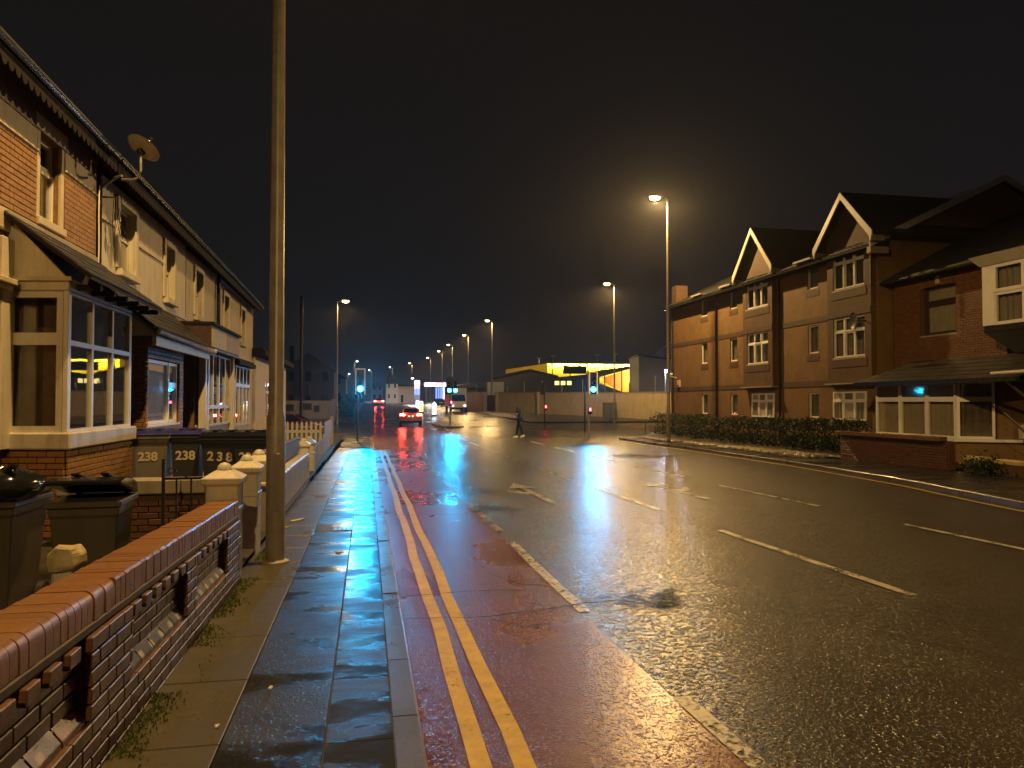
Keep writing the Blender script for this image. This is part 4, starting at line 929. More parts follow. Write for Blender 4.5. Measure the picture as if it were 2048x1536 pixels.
# ------------------------------------------------------------------ traffic signals
def signal_head(root, x, y, z, fy, lit, board=True, lens_r=.15, white=True, z_low=2.45, pw=4300):
    """three-aspect head at (x, y), facing fy (-1 = towards the camera); z_low = lowest edge above ground"""
    b = MB(); b.box(x-.15, x+.15, min(y, y-fy*.16), max(y, y-fy*.16), z+z_low, z+z_low+.95); b.build('housing', 'black_paint', root, bevel=.012)
    if board:
        yb = y - fy*.02; b = MB(); b.box(x-.27, x+.27, min(yb, yb-fy*.012), max(yb, yb-fy*.012), z+z_low-.14, z+z_low+1.24); bo = b.build('backing_board', 'black_paint', root)
        ya = yb + fy*.004
        m_ = 'upvc' if white else 'black_paint'
        b = MB(); w_, h0, h1_ = .27, z+z_low-.14, z+z_low+1.24
        for (xa, xb, za, zb) in ((x-w_, x-w_+.065, h0, h1_), (x+w_-.065, x+w_, h0, h1_), (x-w_+.065, x+w_-.065, h1_-.065, h1_)): b.box(xa, xb, min(ya, ya-fy*.003), max(ya, ya-fy*.003), za, zb)
        b.build('border', m_, bo)
    for i, c in enumerate(('green', 'amber', 'red')):
        zc = z + z_low + .16 + .31*i; mt = {'green': 'lens_cyan', 'red': 'lens_red'}.get(c, 'lens_off') if lit == c else 'lens_off'
        b = MB(); b.tube([(x, y+fy*.001, zc), (x, y+fy*.016, zc)], lens_r, 18); b.build('lens', mt, root)
        if lit == c == 'green':
            l = bpy.data.lights.new('signal_light', 'SPOT'); l.energy = pw; l.color = (.0, .44, .95); l.spot_size = math.radians(36); l.spot_blend = .8; l.shadow_soft_size = .09
            o = bpy.data.objects.new('signal_light', l); C.objects.link(o); o.parent = root; o.location = V(x, y+fy*.03, zc) - org(root); o.rotation_euler = (PI/2 - .10, 0, PI + (.14 if x < 0 else -.34 if x > 10 else -.12))
        b = MB(); n = 10; vs_ = []
        for k in range(n+1):
            a = PI*(-.12 + 1.24*k/n); cx, cz = .125*math.cos(a), .125*math.sin(a)
            vs_ += [(x+cx, y, zc+cz), (x+cx, y+fy*(.20 if .1 < k/n < .9 else .1), zc+cz)]
        b.add(vs_, [(2*k, 2*k+1, 2*k+3, 2*k+2) for k in range(n)]); b.build('visor', 'black_paint', root)
def ped_unit(root, x, y, z, fy, lit=True, zc=1.55):
    b = MB(); b.box(x-.10, x+.10, min(y, y+fy*.12), max(y, y+fy*.12), z+zc-.22, z+zc+.20); b.build('crossing_box', 'black_paint', root, bevel=.01)
    b = MB(); yy = y+fy*.122; b.box(x-.05, x+.05, min(yy, yy+fy*.008), max(yy, yy+fy*.008), z+zc-.02, z+zc+.15); b.build('red_figure_lens', 'lens_red' if lit else 'lens_off', root)
def tpole(root, x, y, z, H, mat='galv', r=.055):
    b = MB(); b.lathe((x, y, z), [(r+.02, -.1), (r+.02, .02), (r, .03), (r, H), (r*.6, H+.04)], 10); b.build('pole', mat, root, smooth=True)
s1 = thing('traffic_signal', 'green traffic signal with white bordered board at the footway edge, by the red lane', 'traffic light', (-.52, 40.6, g(40.6)), 'traffic signals at the junction')
tpole(s1, -.52, 40.6, g(40.6), 3.95, 'iron'); signal_head(s1, -.38, 40.45, g(40.6), -1, 'green', z_low=2.60)
s2 = thing('traffic_signal', 'green traffic signal with bold white board edge on the far kerb, red figure below', 'traffic light', (13.02, 43.3, g(43.3)), 'traffic signals at the junction')
tpole(s2, 13.02, 43.3, g(43.3), 3.9); signal_head(s2, 13.28, 43.15, g(43.3), -1, 'green', z_low=2.66, pw=1700); ped_unit(s2, 13.06, 43.22, g(43.3), -1)
s3 = thing('traffic_signal', 'pair of green heads on one pole on the central island', 'traffic light', (6.35, 58.6, g(58.6)), 'traffic signals at the junction')
tpole(s3, 6.35, 58.6, g(58.6), 3.9, 'iron'); signal_head(s3, 6.28, 58.45, g(58.6), -1, 'green', white=False, z_low=2.60, pw=800); signal_head(s3, 6.75, 58.47, g(58.6), -1, 'green', board=False, z_low=2.60, pw=500); ped_unit(s3, 6.42, 58.5, g(58.6), -1, zc=1.75)
b = MB(); b.box(6.27, 6.43, 58.45, 58.47, g(58.6)+.02, g(58.6)+1.05); b.build('yellow_wrap', 'yellow_stone', s3)
s4 = thing('traffic_signal', 'slim dark signal pole with small red figure in front of the boundary wall', 'traffic light', (13.9, 58.4, g(58.4)), 'traffic signals at the junction')
tpole(s4, 13.9, 58.4, g(58.4), 3.2, 'iron'); signal_head(s4, 13.72, 58.6, g(58.4), 1, None, board=False, z_low=2.45); ped_unit(s4, 13.96, 58.32, g(58.4), -1, zc=1.42)
s5 = thing('traffic_signal', 'dark unlit back of a traffic signal on a tall black pole behind the picket fence', 'traffic light', (-4.75, 56.5, g(56.5)), 'traffic signals at the junction')
tpole(s5, -4.75, 56.5, g(56.5), 9.6, 'black_paint', .11); signal_head(s5, -5.1, 56.6, g(56.5), 1, None, z_low=2.5); signal_head(s5, -4.3, 56.6, g(56.5), 1, None, board=False, z_low=2.3)
s6 = thing('signal_pole', 'plain dark pole beside the far kerb signal', 'pole', (15.4, 52.2, g(52)))
tpole(s6, 15.4, 52.2, g(52), 3.1, 'iron')
# islands, bollards
def island(x0, x1, y0, y1, label):
    o = thing('traffic_island', label, 'traffic island', ((x0+x1)/2, (y0+y1)/2, g(y0)))
    b = MB(); n = 24; cx, cy_ = (x0+x1)/2, (y0+y1)/2; pts = []
    for k in range(n):
        a = 2*PI*k/n; c, s_ = math.cos(a), math.sin(a); x = cx + (x1-x0)/2*math.copysign(abs(c)**.5, c); y = cy_ + (y1-y0)/2*math.copysign(abs(s_)**.8, s_); pts.append((x, y, g(y)-.2))
    b.prism(pts, (0, 0, .21)); b.build('kerb_ring', 'kerb', o)
    b = MB(); b.prism([(cx+(p[0]-cx)*.86, cy_+(p[1]-cy_)*.94, p[2]+.2) for p in pts], (0, 0, .02)); b.build('paving', 'slabd', o)
island(5.3, 7.6, 57.3, 66, 'raised central island carrying the pair of green heads')
def bollard(x, y, h_, label, body='bollard_white', yellow=False):
    o = thing('lit_bollard', label, 'bollard', (x, y, g(y)), 'lit keep left bollards'); z = g(y)
    b = MB(); b.box(x-.22, x+.22, y-.12, y+.12, z-.05, z+.12); b.build('foot', 'black_paint', o)
    b = MB(); n = 10; out = [(x-.2, y-.1, z+.12), (x+.2, y-.1, z+.12)] + [(x+.2*math.cos(PI*k/n), y-.1, z+h_-.2+.2*math.sin(PI*k/n)) for k in range(n+1)]
    b.prism(out, (0, .2, 0)); b.build('shell', body, o)
    if yellow:
        b = MB(); b.box(x-.19, x+.19, y-.115, y-.102, z+.16, z+.72); b.build('yellow_panel', 'sign_yellow', o)
    b = MB(); b.tube([(x, y-.101, z+h_-.28), (x, y-.118, z+h_-.28)], .14, 16); b.build('blue_disc', 'sign_blue', o)
bollard(6.9, 79, 1.35, 'lit white bollard standing alone beyond the green island signal')
bollard(6.2, 88.5, 1.35, 'lit bollard with a yellow lower panel beside the braking car', yellow=True)
bollard(6.15, 94.5, 1.35, 'farthest lit white bollard, behind the yellow one')

# ------------------------------------------------------------------ right hand side: flats
FXF = 17.3
fl = thing('block_of_flats', 'three storey brick flats with two steep gabled bays and white windows', 'flats', (FXF, 32, .2))
UF = V(0, -1, 0)                                            # faces -x (street): U x Z = -x
def FO(y, z, d=0): return V(FXF - d, y, z)
b = MB(); Y0, Y1, ZT = 22.95, 41.0, 7.15
small = {36.95: [(6.10, 7.13), (3.62, 4.73), (1.0, 2.07)], 33.75: [(6.12, 7.13), (3.58, 4.68), (1.0, 2.03)], 27.2: [(6.10, 7.13), (3.54, 4.65), (1.0, 1.99)]}
holes = []
for ys, L in small.items():
    for z0, z1 in L: holes.append((Y1 - ys, z0, Y1 - ys + .72, z1))
wall_panel(b, (FXF, Y1, 0), UF, Y1 - Y0, ZT, holes, .1); b.build('wall', 'flatbrick', fl)
b = MB(); b.quad((FXF+.005, Y1, 0), (FXF+.005, Y1, ZT), (FXF+5, Y1, ZT+2.3), (27, Y1, ZT), (27, Y1, 0)); b.quad((FXF+.005, Y0, 0), (27, Y0, 0), (27, Y0, ZT), (FXF+5, Y0, ZT+2.3), (FXF+.005, Y0, ZT)); b.quad((27, Y0, 0), (27, Y1, 0), (27, Y1, ZT), (27, Y0, ZT)); b.build('side_wall', 'flatbrick', fl)
b = MB(); b.prism([(FXF-.35, Y0-.15, ZT-.16), (FXF+5, Y0-.15, ZT+2.35), (FXF+5, Y0-.15, ZT+2.5), (FXF-.35, Y0-.15, ZT-.02)], (0, Y1-Y0+.3, 0)); b.prism([(FXF+5, Y0-.15, ZT+2.35), (27.4, Y0-.15, ZT-.1), (27.4, Y0-.15, ZT+.05), (FXF+5, Y0-.15, ZT+2.5)], (0, Y1-Y0+.3, 0)); b.build('roof', 'slateroof', fl)
b = MB(); b.box(FXF-.42, FXF-.34, Y0-.1, Y1+.15, ZT-.20, ZT-.06); b.build('gutter', 'gutter', fl); b = MB(); b.box(FXF-.34, FXF-.002, Y0, Y1, ZT-.24, ZT-.2); b.build('soffit', 'fascia', fl)
for z0 in (4.74, 2.23):
    for a, c in ((32.1, 41.0), (25.6, 29.45)):
        b = MB(); b.box(FXF-.02, FXF, a, c, z0, z0+.22); b.build('string_course', 'flatband', fl)
for ys, L in small.items():
    for k_, (z0, z1) in enumerate(L):
        wo = window(fl, (FXF + .05, ys, z0), UF, [(0, 0, .72, z1 - z0)], t=.06, curtain='curtain', cdist=.05, sill=(.04, .06, .05), sillmat='flatband')
        b = MB(); b.box(FXF-.012, FXF, ys-.80, ys+.08, z0-.30, z0-.07); b.build('apron', 'flatband', fl)
for ys in (36.95, 33.75, 27.2):                            # little flat dormer hoods over the top small windows
    b = MB(); b.box(FXF-.5, FXF+.6, ys-.95, ys+.22, 7.16, 7.24); b.build('dormer_hood', 'concrete', fl)
    b = MB(); b.box(FXF-.06, FXF+.6, ys-.78, ys-.73, 6.95, 7.16); b.box(FXF-.06, FXF+.6, ys+.01, ys+.06, 6.95, 7.16); b.build('dormer_cheek', 'upvc_old', fl)
for yy in (40.6, 35.1, 29.2):
    b = MB(); b.tube([(FXF-.07, yy, ZT-.2), (FXF-.07, yy, .1)], .05, 8); b.build('downpipe', 'gutter', fl, smooth=True)
b = MB(); b.box(FXF+.05, FXF+.75, 40.3, 40.95, 7.0, 8.3); b.build('chimney', 'flatbrick_d', fl)
def gable_bay(ya, yb, apex, zb, windows, groundy, name='gabled_bay'):
    x = FXF - .22; ym = (ya+yb)/2; ze = 7.62
    b = MB(); holes = [(yb - w_[0], w_[2], yb - w_[1], w_[3]) for w_ in windows]
    wall_panel(b, (x, yb, 2.30), UF, yb - ya, ze - 2.30, [(h[0], h[1]-2.30, h[2], h[3]-2.30) for h in holes], .1)
    b.quad((x, ya, ze), (x, ym, apex - .25), (x, yb, ze)); b.quad((x, yb, 2.30), (FXF, yb, 2.30), (FXF, yb, ze), (x, yb, ze)); b.quad((x, ya, 2.30), (x, ya, ze), (FXF, ya, ze), (FXF, ya, 2.30)); b.quad((x, ya, 2.30), (FXF, ya, 2.30), (FXF, yb, 2.30), (x, yb, 2.30))
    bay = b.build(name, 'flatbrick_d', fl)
    # steep roof and pale barge boards
    b = MB()
    for s_, ye in ((1, yb + .38), (-1, ya - .38)):
        b.prism([(x-.25, ye, ze-.30), (x-.25, ym, apex), (x-.25, ym, apex+.14), (x-.25, ye + s_*.08, ze-.18)], (5.2, 0, 0))
    b.build('gable_roof', 'slateroof', bay)
    for s_, ye in ((1, yb + .38), (-1, ya - .38)):
        b = MB(); b.prism([(x-.30, ye, ze-.50), (x-.30, ye + s_*.10, ze-.30), (x-.30, ye+s_*.09, ze-.14), (x-.30, ym, apex+.12), (x-.30, ym, apex-.13), (x-.30, ye - s_*.05, ze-.32)], (.045, 0, 0)); b.build('barge_board', 'upvc_old', bay)
        b = MB(); b.box(x-.25, x+.2, min(ye-.1, ye+.1), max(ye-.1, ye+.1), ze-.50, ze-.31); b.build('eaves_box', 'concrete', bay)
    b = MB(); b.box(x-.02, x, ya, yb, 4.74, 4.96); b.build('string_course', 'flatband', bay)
    for (w0, w1, z0, z1) in windows:
        ww, hh = w0 - w1, z1 - z0; t1, t2 = ww*.34, ww*.66
        window(fl, (x + .05, w0, z0), UF, [(0, 0, t1, hh*.66, .015), (0, hh*.66, t1, hh), (t1, 0, t2, hh*.64), (t1, hh*.64, t2, hh, .02), (t2, 0, ww, hh*.66, .015), (t2, hh*.66, ww, hh)], t=.06, curtain='curtain_d' if z0 > 5 else 'curtain', cdist=.06, sill=(.06, .08, .07), sillmat='concrete')
        b = MB(); b.box(x-.015, x, w1-.12, w0+.12, z0-.36, z0-.085); b.build('apron', 'flatband', bay)
    b = MB(); b.box(x-.12, FXF, ya-.1, yb+.1, 2.26, 2.31); b.build('bay_lip', 'concrete', bay)
    return bay
gable_bay(29.5, 32.05, 9.30, 2.3, [(31.70, 29.85, 5.85, 7.25), (31.70, 29.85, 3.33, 4.72)], 0)
gable_bay(23.05, 25.55, 9.10, 2.3, [(25.2, 23.4, 5.76, 7.25), (25.2, 23.4, 3.25, 4.70)], 0)
for (w0, w1) in ((31.6, 29.7), (25.5, 23.6)):
    window(fl, (FXF - .06, w0, .95), UF, [(0, 0, .63, .72, .01), (0, .72, .63, 1.05), (.63, 0, 1.27, .70), (.63, .70, 1.27, 1.05, .02), (1.27, 0, 1.9, .72, .01), (1.27, .72, 1.9, 1.05)], t=.06, depth=.055, curtain='curtain', cdist=-.03, pleat=.006)
fd = thing('satellite_dish', 'small dark satellite dish on the flats beside the middle window', 'satellite dish', (FXF - .3, 23.3, 4.5))
b = MB(); rings = []
for r_, dd in ((.02, .06), (.2, .04), (.3, 0), (.29, .01), (.02, .05)): rings.append([V(FXF-.75 + dd, 23.3, 4.45) + V(.25*math.cos(2*PI*k/16)*r_, r_*math.cos(2*PI*k/16), r_*math.sin(2*PI*k/16)) for k in range(16)])
b.loft(rings); b.build('reflector', 'iron', fd, smooth=True); b = MB(); b.tube([(FXF-.70, 23.3, 4.45), (FXF-.02, 23.3, 4.45)], .02, 6); b.build('bracket', 'iron', fd)
cc = thing('security_camera', 'white security camera on a bracket at the far corner of the flats', 'security camera', (FXF-.2, 40.2, 3.1))
b = MB(); b.box(FXF-.55, FXF-.25, 40.15, 40.28, 3.15, 3.27); b.build('housing', 'upvc', cc, bevel=.02); b = MB(); b.tube([(FXF, 40.2, 3.0), (FXF-.4, 40.2, 3.08), (FXF-.4, 40.2, 3.16)], .02, 6); b.build('bracket', 'upvc', cc)
ab = thing('alarm_box', 'pale alarm box fixed on the flats below the security camera', 'alarm box', (FXF-.05, 39.7, 2.6))
b = MB(); b.box(FXF-.10, FXF-.002, 39.6, 39.95, 2.45, 2.85); b.build('cover', 'van_cream', ab, bevel=.02); b = MB(); b.box(FXF-.11, FXF-.101, 39.65, 39.9, 2.5, 2.56); b.build('louvre', 'iron', ab)
ae = thing('tv_aerial', 'thin tv aerial mast standing in front of the nearer gable', 'aerial', (FXF-.2, 22.9, 5.9))
b = MB(); b.tube([(FXF-.3, 22.95, 5.7), (FXF-.3, 22.95, 7.15)], .018, 6); b.build('mast', 'galv', ae)
b = MB(); b.tube([(FXF-.3, 22.5, 7.13), (FXF-.3, 24.1, 7.13)], .012, 5)
for i in range(6): b.tube([(FXF-.5, 22.6+i*.25, 7.13), (FXF-.1, 22.6+i*.25, 7.13)], .008, 5)
b.build('boom', 'galv', ae)

# older brick house at the near end, with bay, oriel and gable end of the flats above its roof
rh = thing('brick_house', 'old red brick house with white bay window, arched upper window and a white oriel', 'house', (17.8, 19, 0))
RX = 17.8; RY0, RY1, RZ = 13.0, 22.9, 5.75
aw = (RY1 - 21.46, 3.78, RY1 - 20.06, 5.35); b = MB(); wall_panel(b, (RX, RY1, -.2), UF, RY1 - RY0, RZ + .2, [(aw[0], aw[1]+.2, aw[2], aw[3]+.2), (RY1-16.9, .1, RY1-15.9, 2.3)], .16); b.build('wall', 'mortar_d', rh)
b = MB(); b.quad((RX+.005, RY1, -.2), (RX+.005, RY1, RZ), (RX+4.5, RY1, RZ+2.3), (27, RY1, RZ), (27, RY1, -.2)); b.quad((RX+.005, RY0, -.2), (27, RY0, -.2), (27, RY0, RZ), (RX+4.5, RY0, RZ+2.3), (RX+.005, RY0, RZ)); b.build('side_wall', 'flatbrick', rh)
b = MB(); b.prism([(RX-.35, RY0-.2, RZ-.1), (RX+4.5, RY0-.2, RZ+2.35), (RX+4.5, RY0-.2, RZ+2.5), (RX-.35, RY0-.2, RZ+.05)], (0, RY1-RY0+.3, 0)); b.prism([(RX+4.5, RY0-.2, RZ+2.35), (27.4, RY0-.2, RZ-.1), (27.4, RY0-.2, RZ+.05), (RX+4.5, RY0-.2, RZ+2.5)], (0, RY1-RY0+.3, 0)); b.build('roof', 'slateroof', rh)
b = MB(); b.tube([(RX-.40, RY0, RZ-.06), (RX-.40, RY1+.1, RZ-.06)], .06, 8); b.build('gutter', 'gutter', rh, smooth=True)
sp = brick_spots((RX - .02, 22.75, 2.6), UF, 4.6, 3.05, [(22.75-21.54, 1.14, 22.75-19.98, 2.80)])
b = MB(); n = 9
for i in range(n):                                          # flat-arched lintel of radiating bricks
    t = (i - (n-1)/2)/n; y = 20.76 - t*1.55; b2 = MB(); b2.prism([(RX-.03, y-.075-t*.02, 5.33-abs(t)*.06), (RX-.03, y+.075-t*.02, 5.33-abs(t)*.06), (RX-.03, y+.085-t*.12, 5.56), (RX-.03, y-.085-t*.12, 5.56)], (.03, 0, 0)); b2.build('arch_brick', 'brick_red', rh)
b = MB(); b.box(RX-.06, RX-.0, 20.68, 20.84, 5.38, 5.62); b.build('keystone', 'stone', rh, bevel=.01)
window(rh, (RX + .10, 21.46, 3.78), UF, [(0, 0, 1.40, 1.02), (0, 1.02, 1.40, 1.57, .02)], t=.08, mat='wood_dark', curtain='curtain', cdist=.03, label='dark framed upper window with pale blind', sill=(.14, .14, .14), sillmat='concrete', pane='glass_d', pleat=.004)
b = MB(); b.box(RX-.01, RX+.08, 15.92, 16.88, -.1, 2.08); d_ = b.build('door', 'wood_dark', rh, bevel=.01); b = MB(); b.tube([(RX-.06, 16.0, 1.0), (RX-.01, 16.0, 1.0)], .03, 8); b.build('handle', 'galv', d_)
# bay with a hipped tiled roof
bx, by0, by1 = 16.4, 18.55, 21.95
b = MB(); b.prism([(bx, by1, -.25), (RX, by1 + .5, -.25), (RX, by0 - .95, -.25), (bx, by0, -.25)], (0, 0, .74)); b.build('bay_base', 'flatbrick', rh)
b = MB(); b.prism([(bx-.1, by1+.05, .49), (RX, by1+.55, .49), (RX, by0-1.05, .49), (bx-.1, by0-.06, .49)], (0, 0, .085)); b.build('bay_sill', 'upvc', rh, bevel=.015)
window(rh, (bx, by1, .58), UF, grid(by1-by0, 1.62, [(by1-by0)/3, (by1-by0)*2/3], [1.12]), t=.07, depth=.08, mat='upvc', curtain='curtain', pane='glass_d', cdist=.05, label='white bay window with pale net curtains', pleat=.006)
sd_ = (V(RX, by0-.95, 0) - V(bx, by0, 0)).normalized(); sl_ = (V(RX, by0-.95, 0) - V(bx, by0, 0)).length
window(rh, V(bx, by0, .58) + sd_*.04, sd_, [(0, 0, .92, 1.12), (0, 1.12, .92, 1.62)], t=.07, depth=.08, mat='upvc', curtain='curtain_d', pane='glass', cdist=.06, label='canted bay side with brown drapes')
b = MB(); b.prism([(bx + .9, by0-.55, .57), (RX, by0-.95, .57), (RX, by0-.85, .57), (bx+.9, by0-.45, .57)], (0, 0, 1.64)); b.build('bay_return', 'flatbrick', rh)
b = MB(); ea, eb, ec, ed = V(bx-.5, by1+.35, 2.24), V(bx-.5, by0-.3, 2.24), V(RX, by0-2.6, 2.30), V(RX, by1+.9, 2.24); ta_, tb_ = V(RX, by1-.5, 2.98), V(RX, by0-2.6, 2.98)
b.add([ea, eb, ta_, tb_, ed, V(bx-.5, by0-2.6, 2.24), V(RX, by1+.9, 2.24)], [(0, 1, 5, 3, 2), (0, 2, 4)]); b.add([ea+UP*-.06, V(bx-.5, by0-2.6, 2.18), V(RX, by0-2.6, 2.18), ed+UP*-.06], [(0, 1, 2, 3)])
bro2 = b.build('bay_roof', 'slateroof', rh)
upv = ta_ - ea; L0 = V(bx-.5, by0-2.6, 2.24) - ea; Lu = L0.normalized(); rr_ = 6
slope = V(RX - (bx-.5), 0, .74); snn = Lu.cross(slope).normalized(); snn = snn if snn.z > 0 else -snn
for r in range(rr_):
    o_ = ea + slope*(r/rr_) + Lu*(.85*r/rr_) ; Lr = L0.length - .85*r/rr_; nn = 16
    for i in range(nn):
        a_, c_ = Lr*i/nn, Lr*(i+1)/nn; sb = MB(); sb.obox(o_ + Lu*(a_+.004) + snn*(.006+random.uniform(0, .006)), Lu*(c_-a_-.008), slope*(1.15/rr_) - snn*.012, snn*.016); sb.build('slate', 'slate', bro2)
b = MB(); b.box(bx-.56, bx-.46, by0-2.6, by1+.38, 2.14, 2.25); b.build('gutter', 'gutter', rh)
b = MB(); b.tube([(bx-.5, 16.75, 2.36), (bx-.5, 13.2, 2.42)], .045, 8); b.build('porch_gutter', 'upvc_old', rh, smooth=True)
b = MB(); b.obox((bx-.3, 16.6, 1.35), (.06, 0, 0), (0, .06, 0), (1.2, .0, -.95)); b.obox((bx-.42, 16.55, 2.28), (.07, 0, 0), (0, .07, 0), (1.1, -.2, -.95)); b.build('porch_brace', 'concrete', rh)
# oriel
ox, oy0, oy1 = 16.9, 14.6, 18.05
b = MB(); b.prism([(ox, oy1, 3.55), (RX, oy1+.55, 3.55), (RX, oy0-.55, 3.55), (ox, oy0, 3.55)], (0, 0, .18)); b.build('oriel_base', 'black_paint', rh, bevel=.02)
b = MB(); b.loft([[(ox, oy1, 3.55), (RX, oy1+.55, 3.55), (RX, oy0-.55, 3.55), (ox, oy0, 3.55)], [(RX-.1, oy1-.3, 2.95), (RX, oy1-.3, 2.95), (RX, oy0+.3, 2.95), (RX-.1, oy0+.3, 2.95)]]); b.build('oriel_corbel', 'black_paint', rh)
b = MB(); b.box(ox-.02, ox+.12, oy1-.36, oy1+.02, 3.73, 5.4); b.build('oriel_corner', 'upvc', rh, bevel=.012)
window(rh, (ox, oy1-.36, 3.73), UF, [(0, 0, 1.0, .9), (0, .9, 1.0, 1.66, .02), (1.0, 0, 2.0, .9), (1.0, .9, 2.0, 1.66, .02), (2.0, 0, 3.0, .9), (2.0, .9, 3.0, 1.66, .02)], t=.09, depth=.08, mat='upvc', curtain='curtain', cdist=.06, label='white oriel front with draped curtains', pleat=.03)
osd = (V(ox, oy1, 0) - V(RX, oy1+.55, 0)).normalized()
window(rh, V(RX, oy1+.55, 3.73) + osd*.02, osd, [(0, 0, .98, .95), (0, .95, .98, 1.66, .02)], t=.07, depth=.08, mat='black_paint', curtain='curtain', cdist=.06, pane='glass_d', label='dark framed side of the oriel')
b = MB(); b.loft([[(ox-.06, oy1+.05, 5.40), (RX, oy1+.7, 5.40), (RX, oy0-.7, 5.40), (ox-.06, oy0-.05, 5.40)], [(ox-.30, oy1+.2, 5.66), (RX, oy1+.9, 5.66), (RX, oy0-.9, 5.66), (ox-.30, oy0-.2, 5.66)]]); b.build('oriel_cornice', 'upvc_old', rh)
lay_bricks(rh, sp, 'brick_red')
b = MB(); b.box(bx + .98, bx + 1.36, 16.95, 17.45, .62, 1.0); b.build('name_stone', 'stone', rh, bevel=.01)
# pale verge boards on the flats' near end, above the old house
for (pa, pb) in (((FXF-.45, ZT-.22), (FXF+5, ZT+2.36)), ((FXF+5, ZT+2.36), (27.5, ZT-.2))):
    b = MB(); b.prism([(pa[0], Y0-.20, pa[1]), (pb[0], Y0-.20, pb[1]), (pb[0], Y0-.20, pb[1]+.24), (pa[0], Y0-.20, pa[1]+.24)], (0, .045, 0)); b.build('verge_board', 'upvc_old', fl)
b = MB(); b.box(FXF-.45, FXF+.25, Y0-.22, Y0-.02, ZT-.42, ZT-.2); b.build('verge_return', 'concrete', fl)

# low brick front wall with soldier coping, broken yellow capped wall
lwr = thing('front_wall', 'low red brick wall with a soldier brick top in front of the bay window', 'wall', (15.3, 20, -.2))
b = MB(); b.box(15.325, 15.50, 17.62, 22.18, -.4, .56); b.build('core', 'mortar_d', lwr)
spt = brick_spots((15.30, 22.2, -.27), UF, 4.6, .83) + brick_spots((15.30 + .22, 22.2 , -.27), V(-1, 0, 0), .22, .83) + brick_spots((15.30, 17.6, -.27), V(1, 0, 0), .22, .83)
lay_bricks(lwr, spt, 'brick_wall', d=.04)
y = 17.6
while y < 22.15:
    place('coping_brick', brick_mesh(.068, .115, .235, 'brick_red'), lwr, Matrix(((0, 1, 0, 15.29), (-1, 0, 0, y+.068), (0, 0, 1, .565 + random.uniform(-.006, .006)), (0, 0, 0, 1)))); y += .077
yw = thing('broken_wall', 'broken low wall with peeling yellow capping near the porch', 'wall', (15.4, 16, 0))
b = MB(); b.box(15.35, 15.55, 16.4, 17.1, -.4, .08); b.build('stub', 'mortar_d', yw); b = MB(); b.box(15.32, 15.58, 16.4, 17.12, .08, .22); b.build('capping', 'yellow_stone', yw, bevel=.03)
b = MB(); b.box(15.42, 15.60, 13.5, 16.2, -.4, .06); b.build('wall', 'mortar_d', yw); b = MB(); b.box(15.39, 15.63, 13.5, 16.2, .06, .20); b.build('capping', 'yellow_stone', yw, bevel=.03)

# bank of cobbles, hedge
sheet('cobbled_bank', [15.36, 16, 16.7, 17.29], frange(22.3, 41.4, 1), lambda x, y: g(y) + .05 + (x - 15.36)*.20, 'bank')
bank = sheet('cobbled_bank', lambda y: [rk(y) + 1.0, (rk(y) + 16.4)/2, 15.35], frange(23.0, 41.4, 1), lambda x, y: g(y) + .02, 'bank')
cb_ = []
for k_ in range(3):
    b = MB(); rr = random.Random(k_); n = 8; b.loft([[(r_*math.cos(2*PI*i/n)*(1+rr.uniform(-.15, .15)), r_*.75*math.sin(2*PI*i/n)*(1+rr.uniform(-.15, .15)), z) for i in range(n)] for r_, z in ((.07, -.03), (.10, .01), (.085, .05), (.03, .07))]); cb_.append(b.mesh('cobble', 'cobble', smooth=True))
rr = random.Random(5); spots = []
for i in range(900):
    y = rr.uniform(23.0, 40.5); x0 = rk(y) + 1.1; x = x0 + rr.random()**1.3*(15.7 - x0); spots.append((x, y))
spots = [p for p in spots if noise.noise(V(p[0]*.9, p[1]*.5, 3)) > -.25]
spots.sort(key=lambda p: p[1]); 
for x, y in spots[:290]:
    place('cobble', rr.choice(cb_), bank, Matrix.Translation((x, y, g(y) + .03)) @ Matrix.Rotation(rr.uniform(0, 6.28), 4, 'Z') @ Matrix.Scale(rr.uniform(.75, 1.5), 4))
b = MB()
for x, y in spots[290:]:
    r_ = rr.uniform(.06, .12); b.loft([[(x + q*r_*math.cos(i*PI/3+y), y + q*r_*math.sin(i*PI/3+y), g(y)+z) for i in range(6)] for q, z in ((.9, .0), (1, .05), (.4, .10))])
tag(b.build('cobbles', 'cobble', bank, smooth=True), kind='stuff')
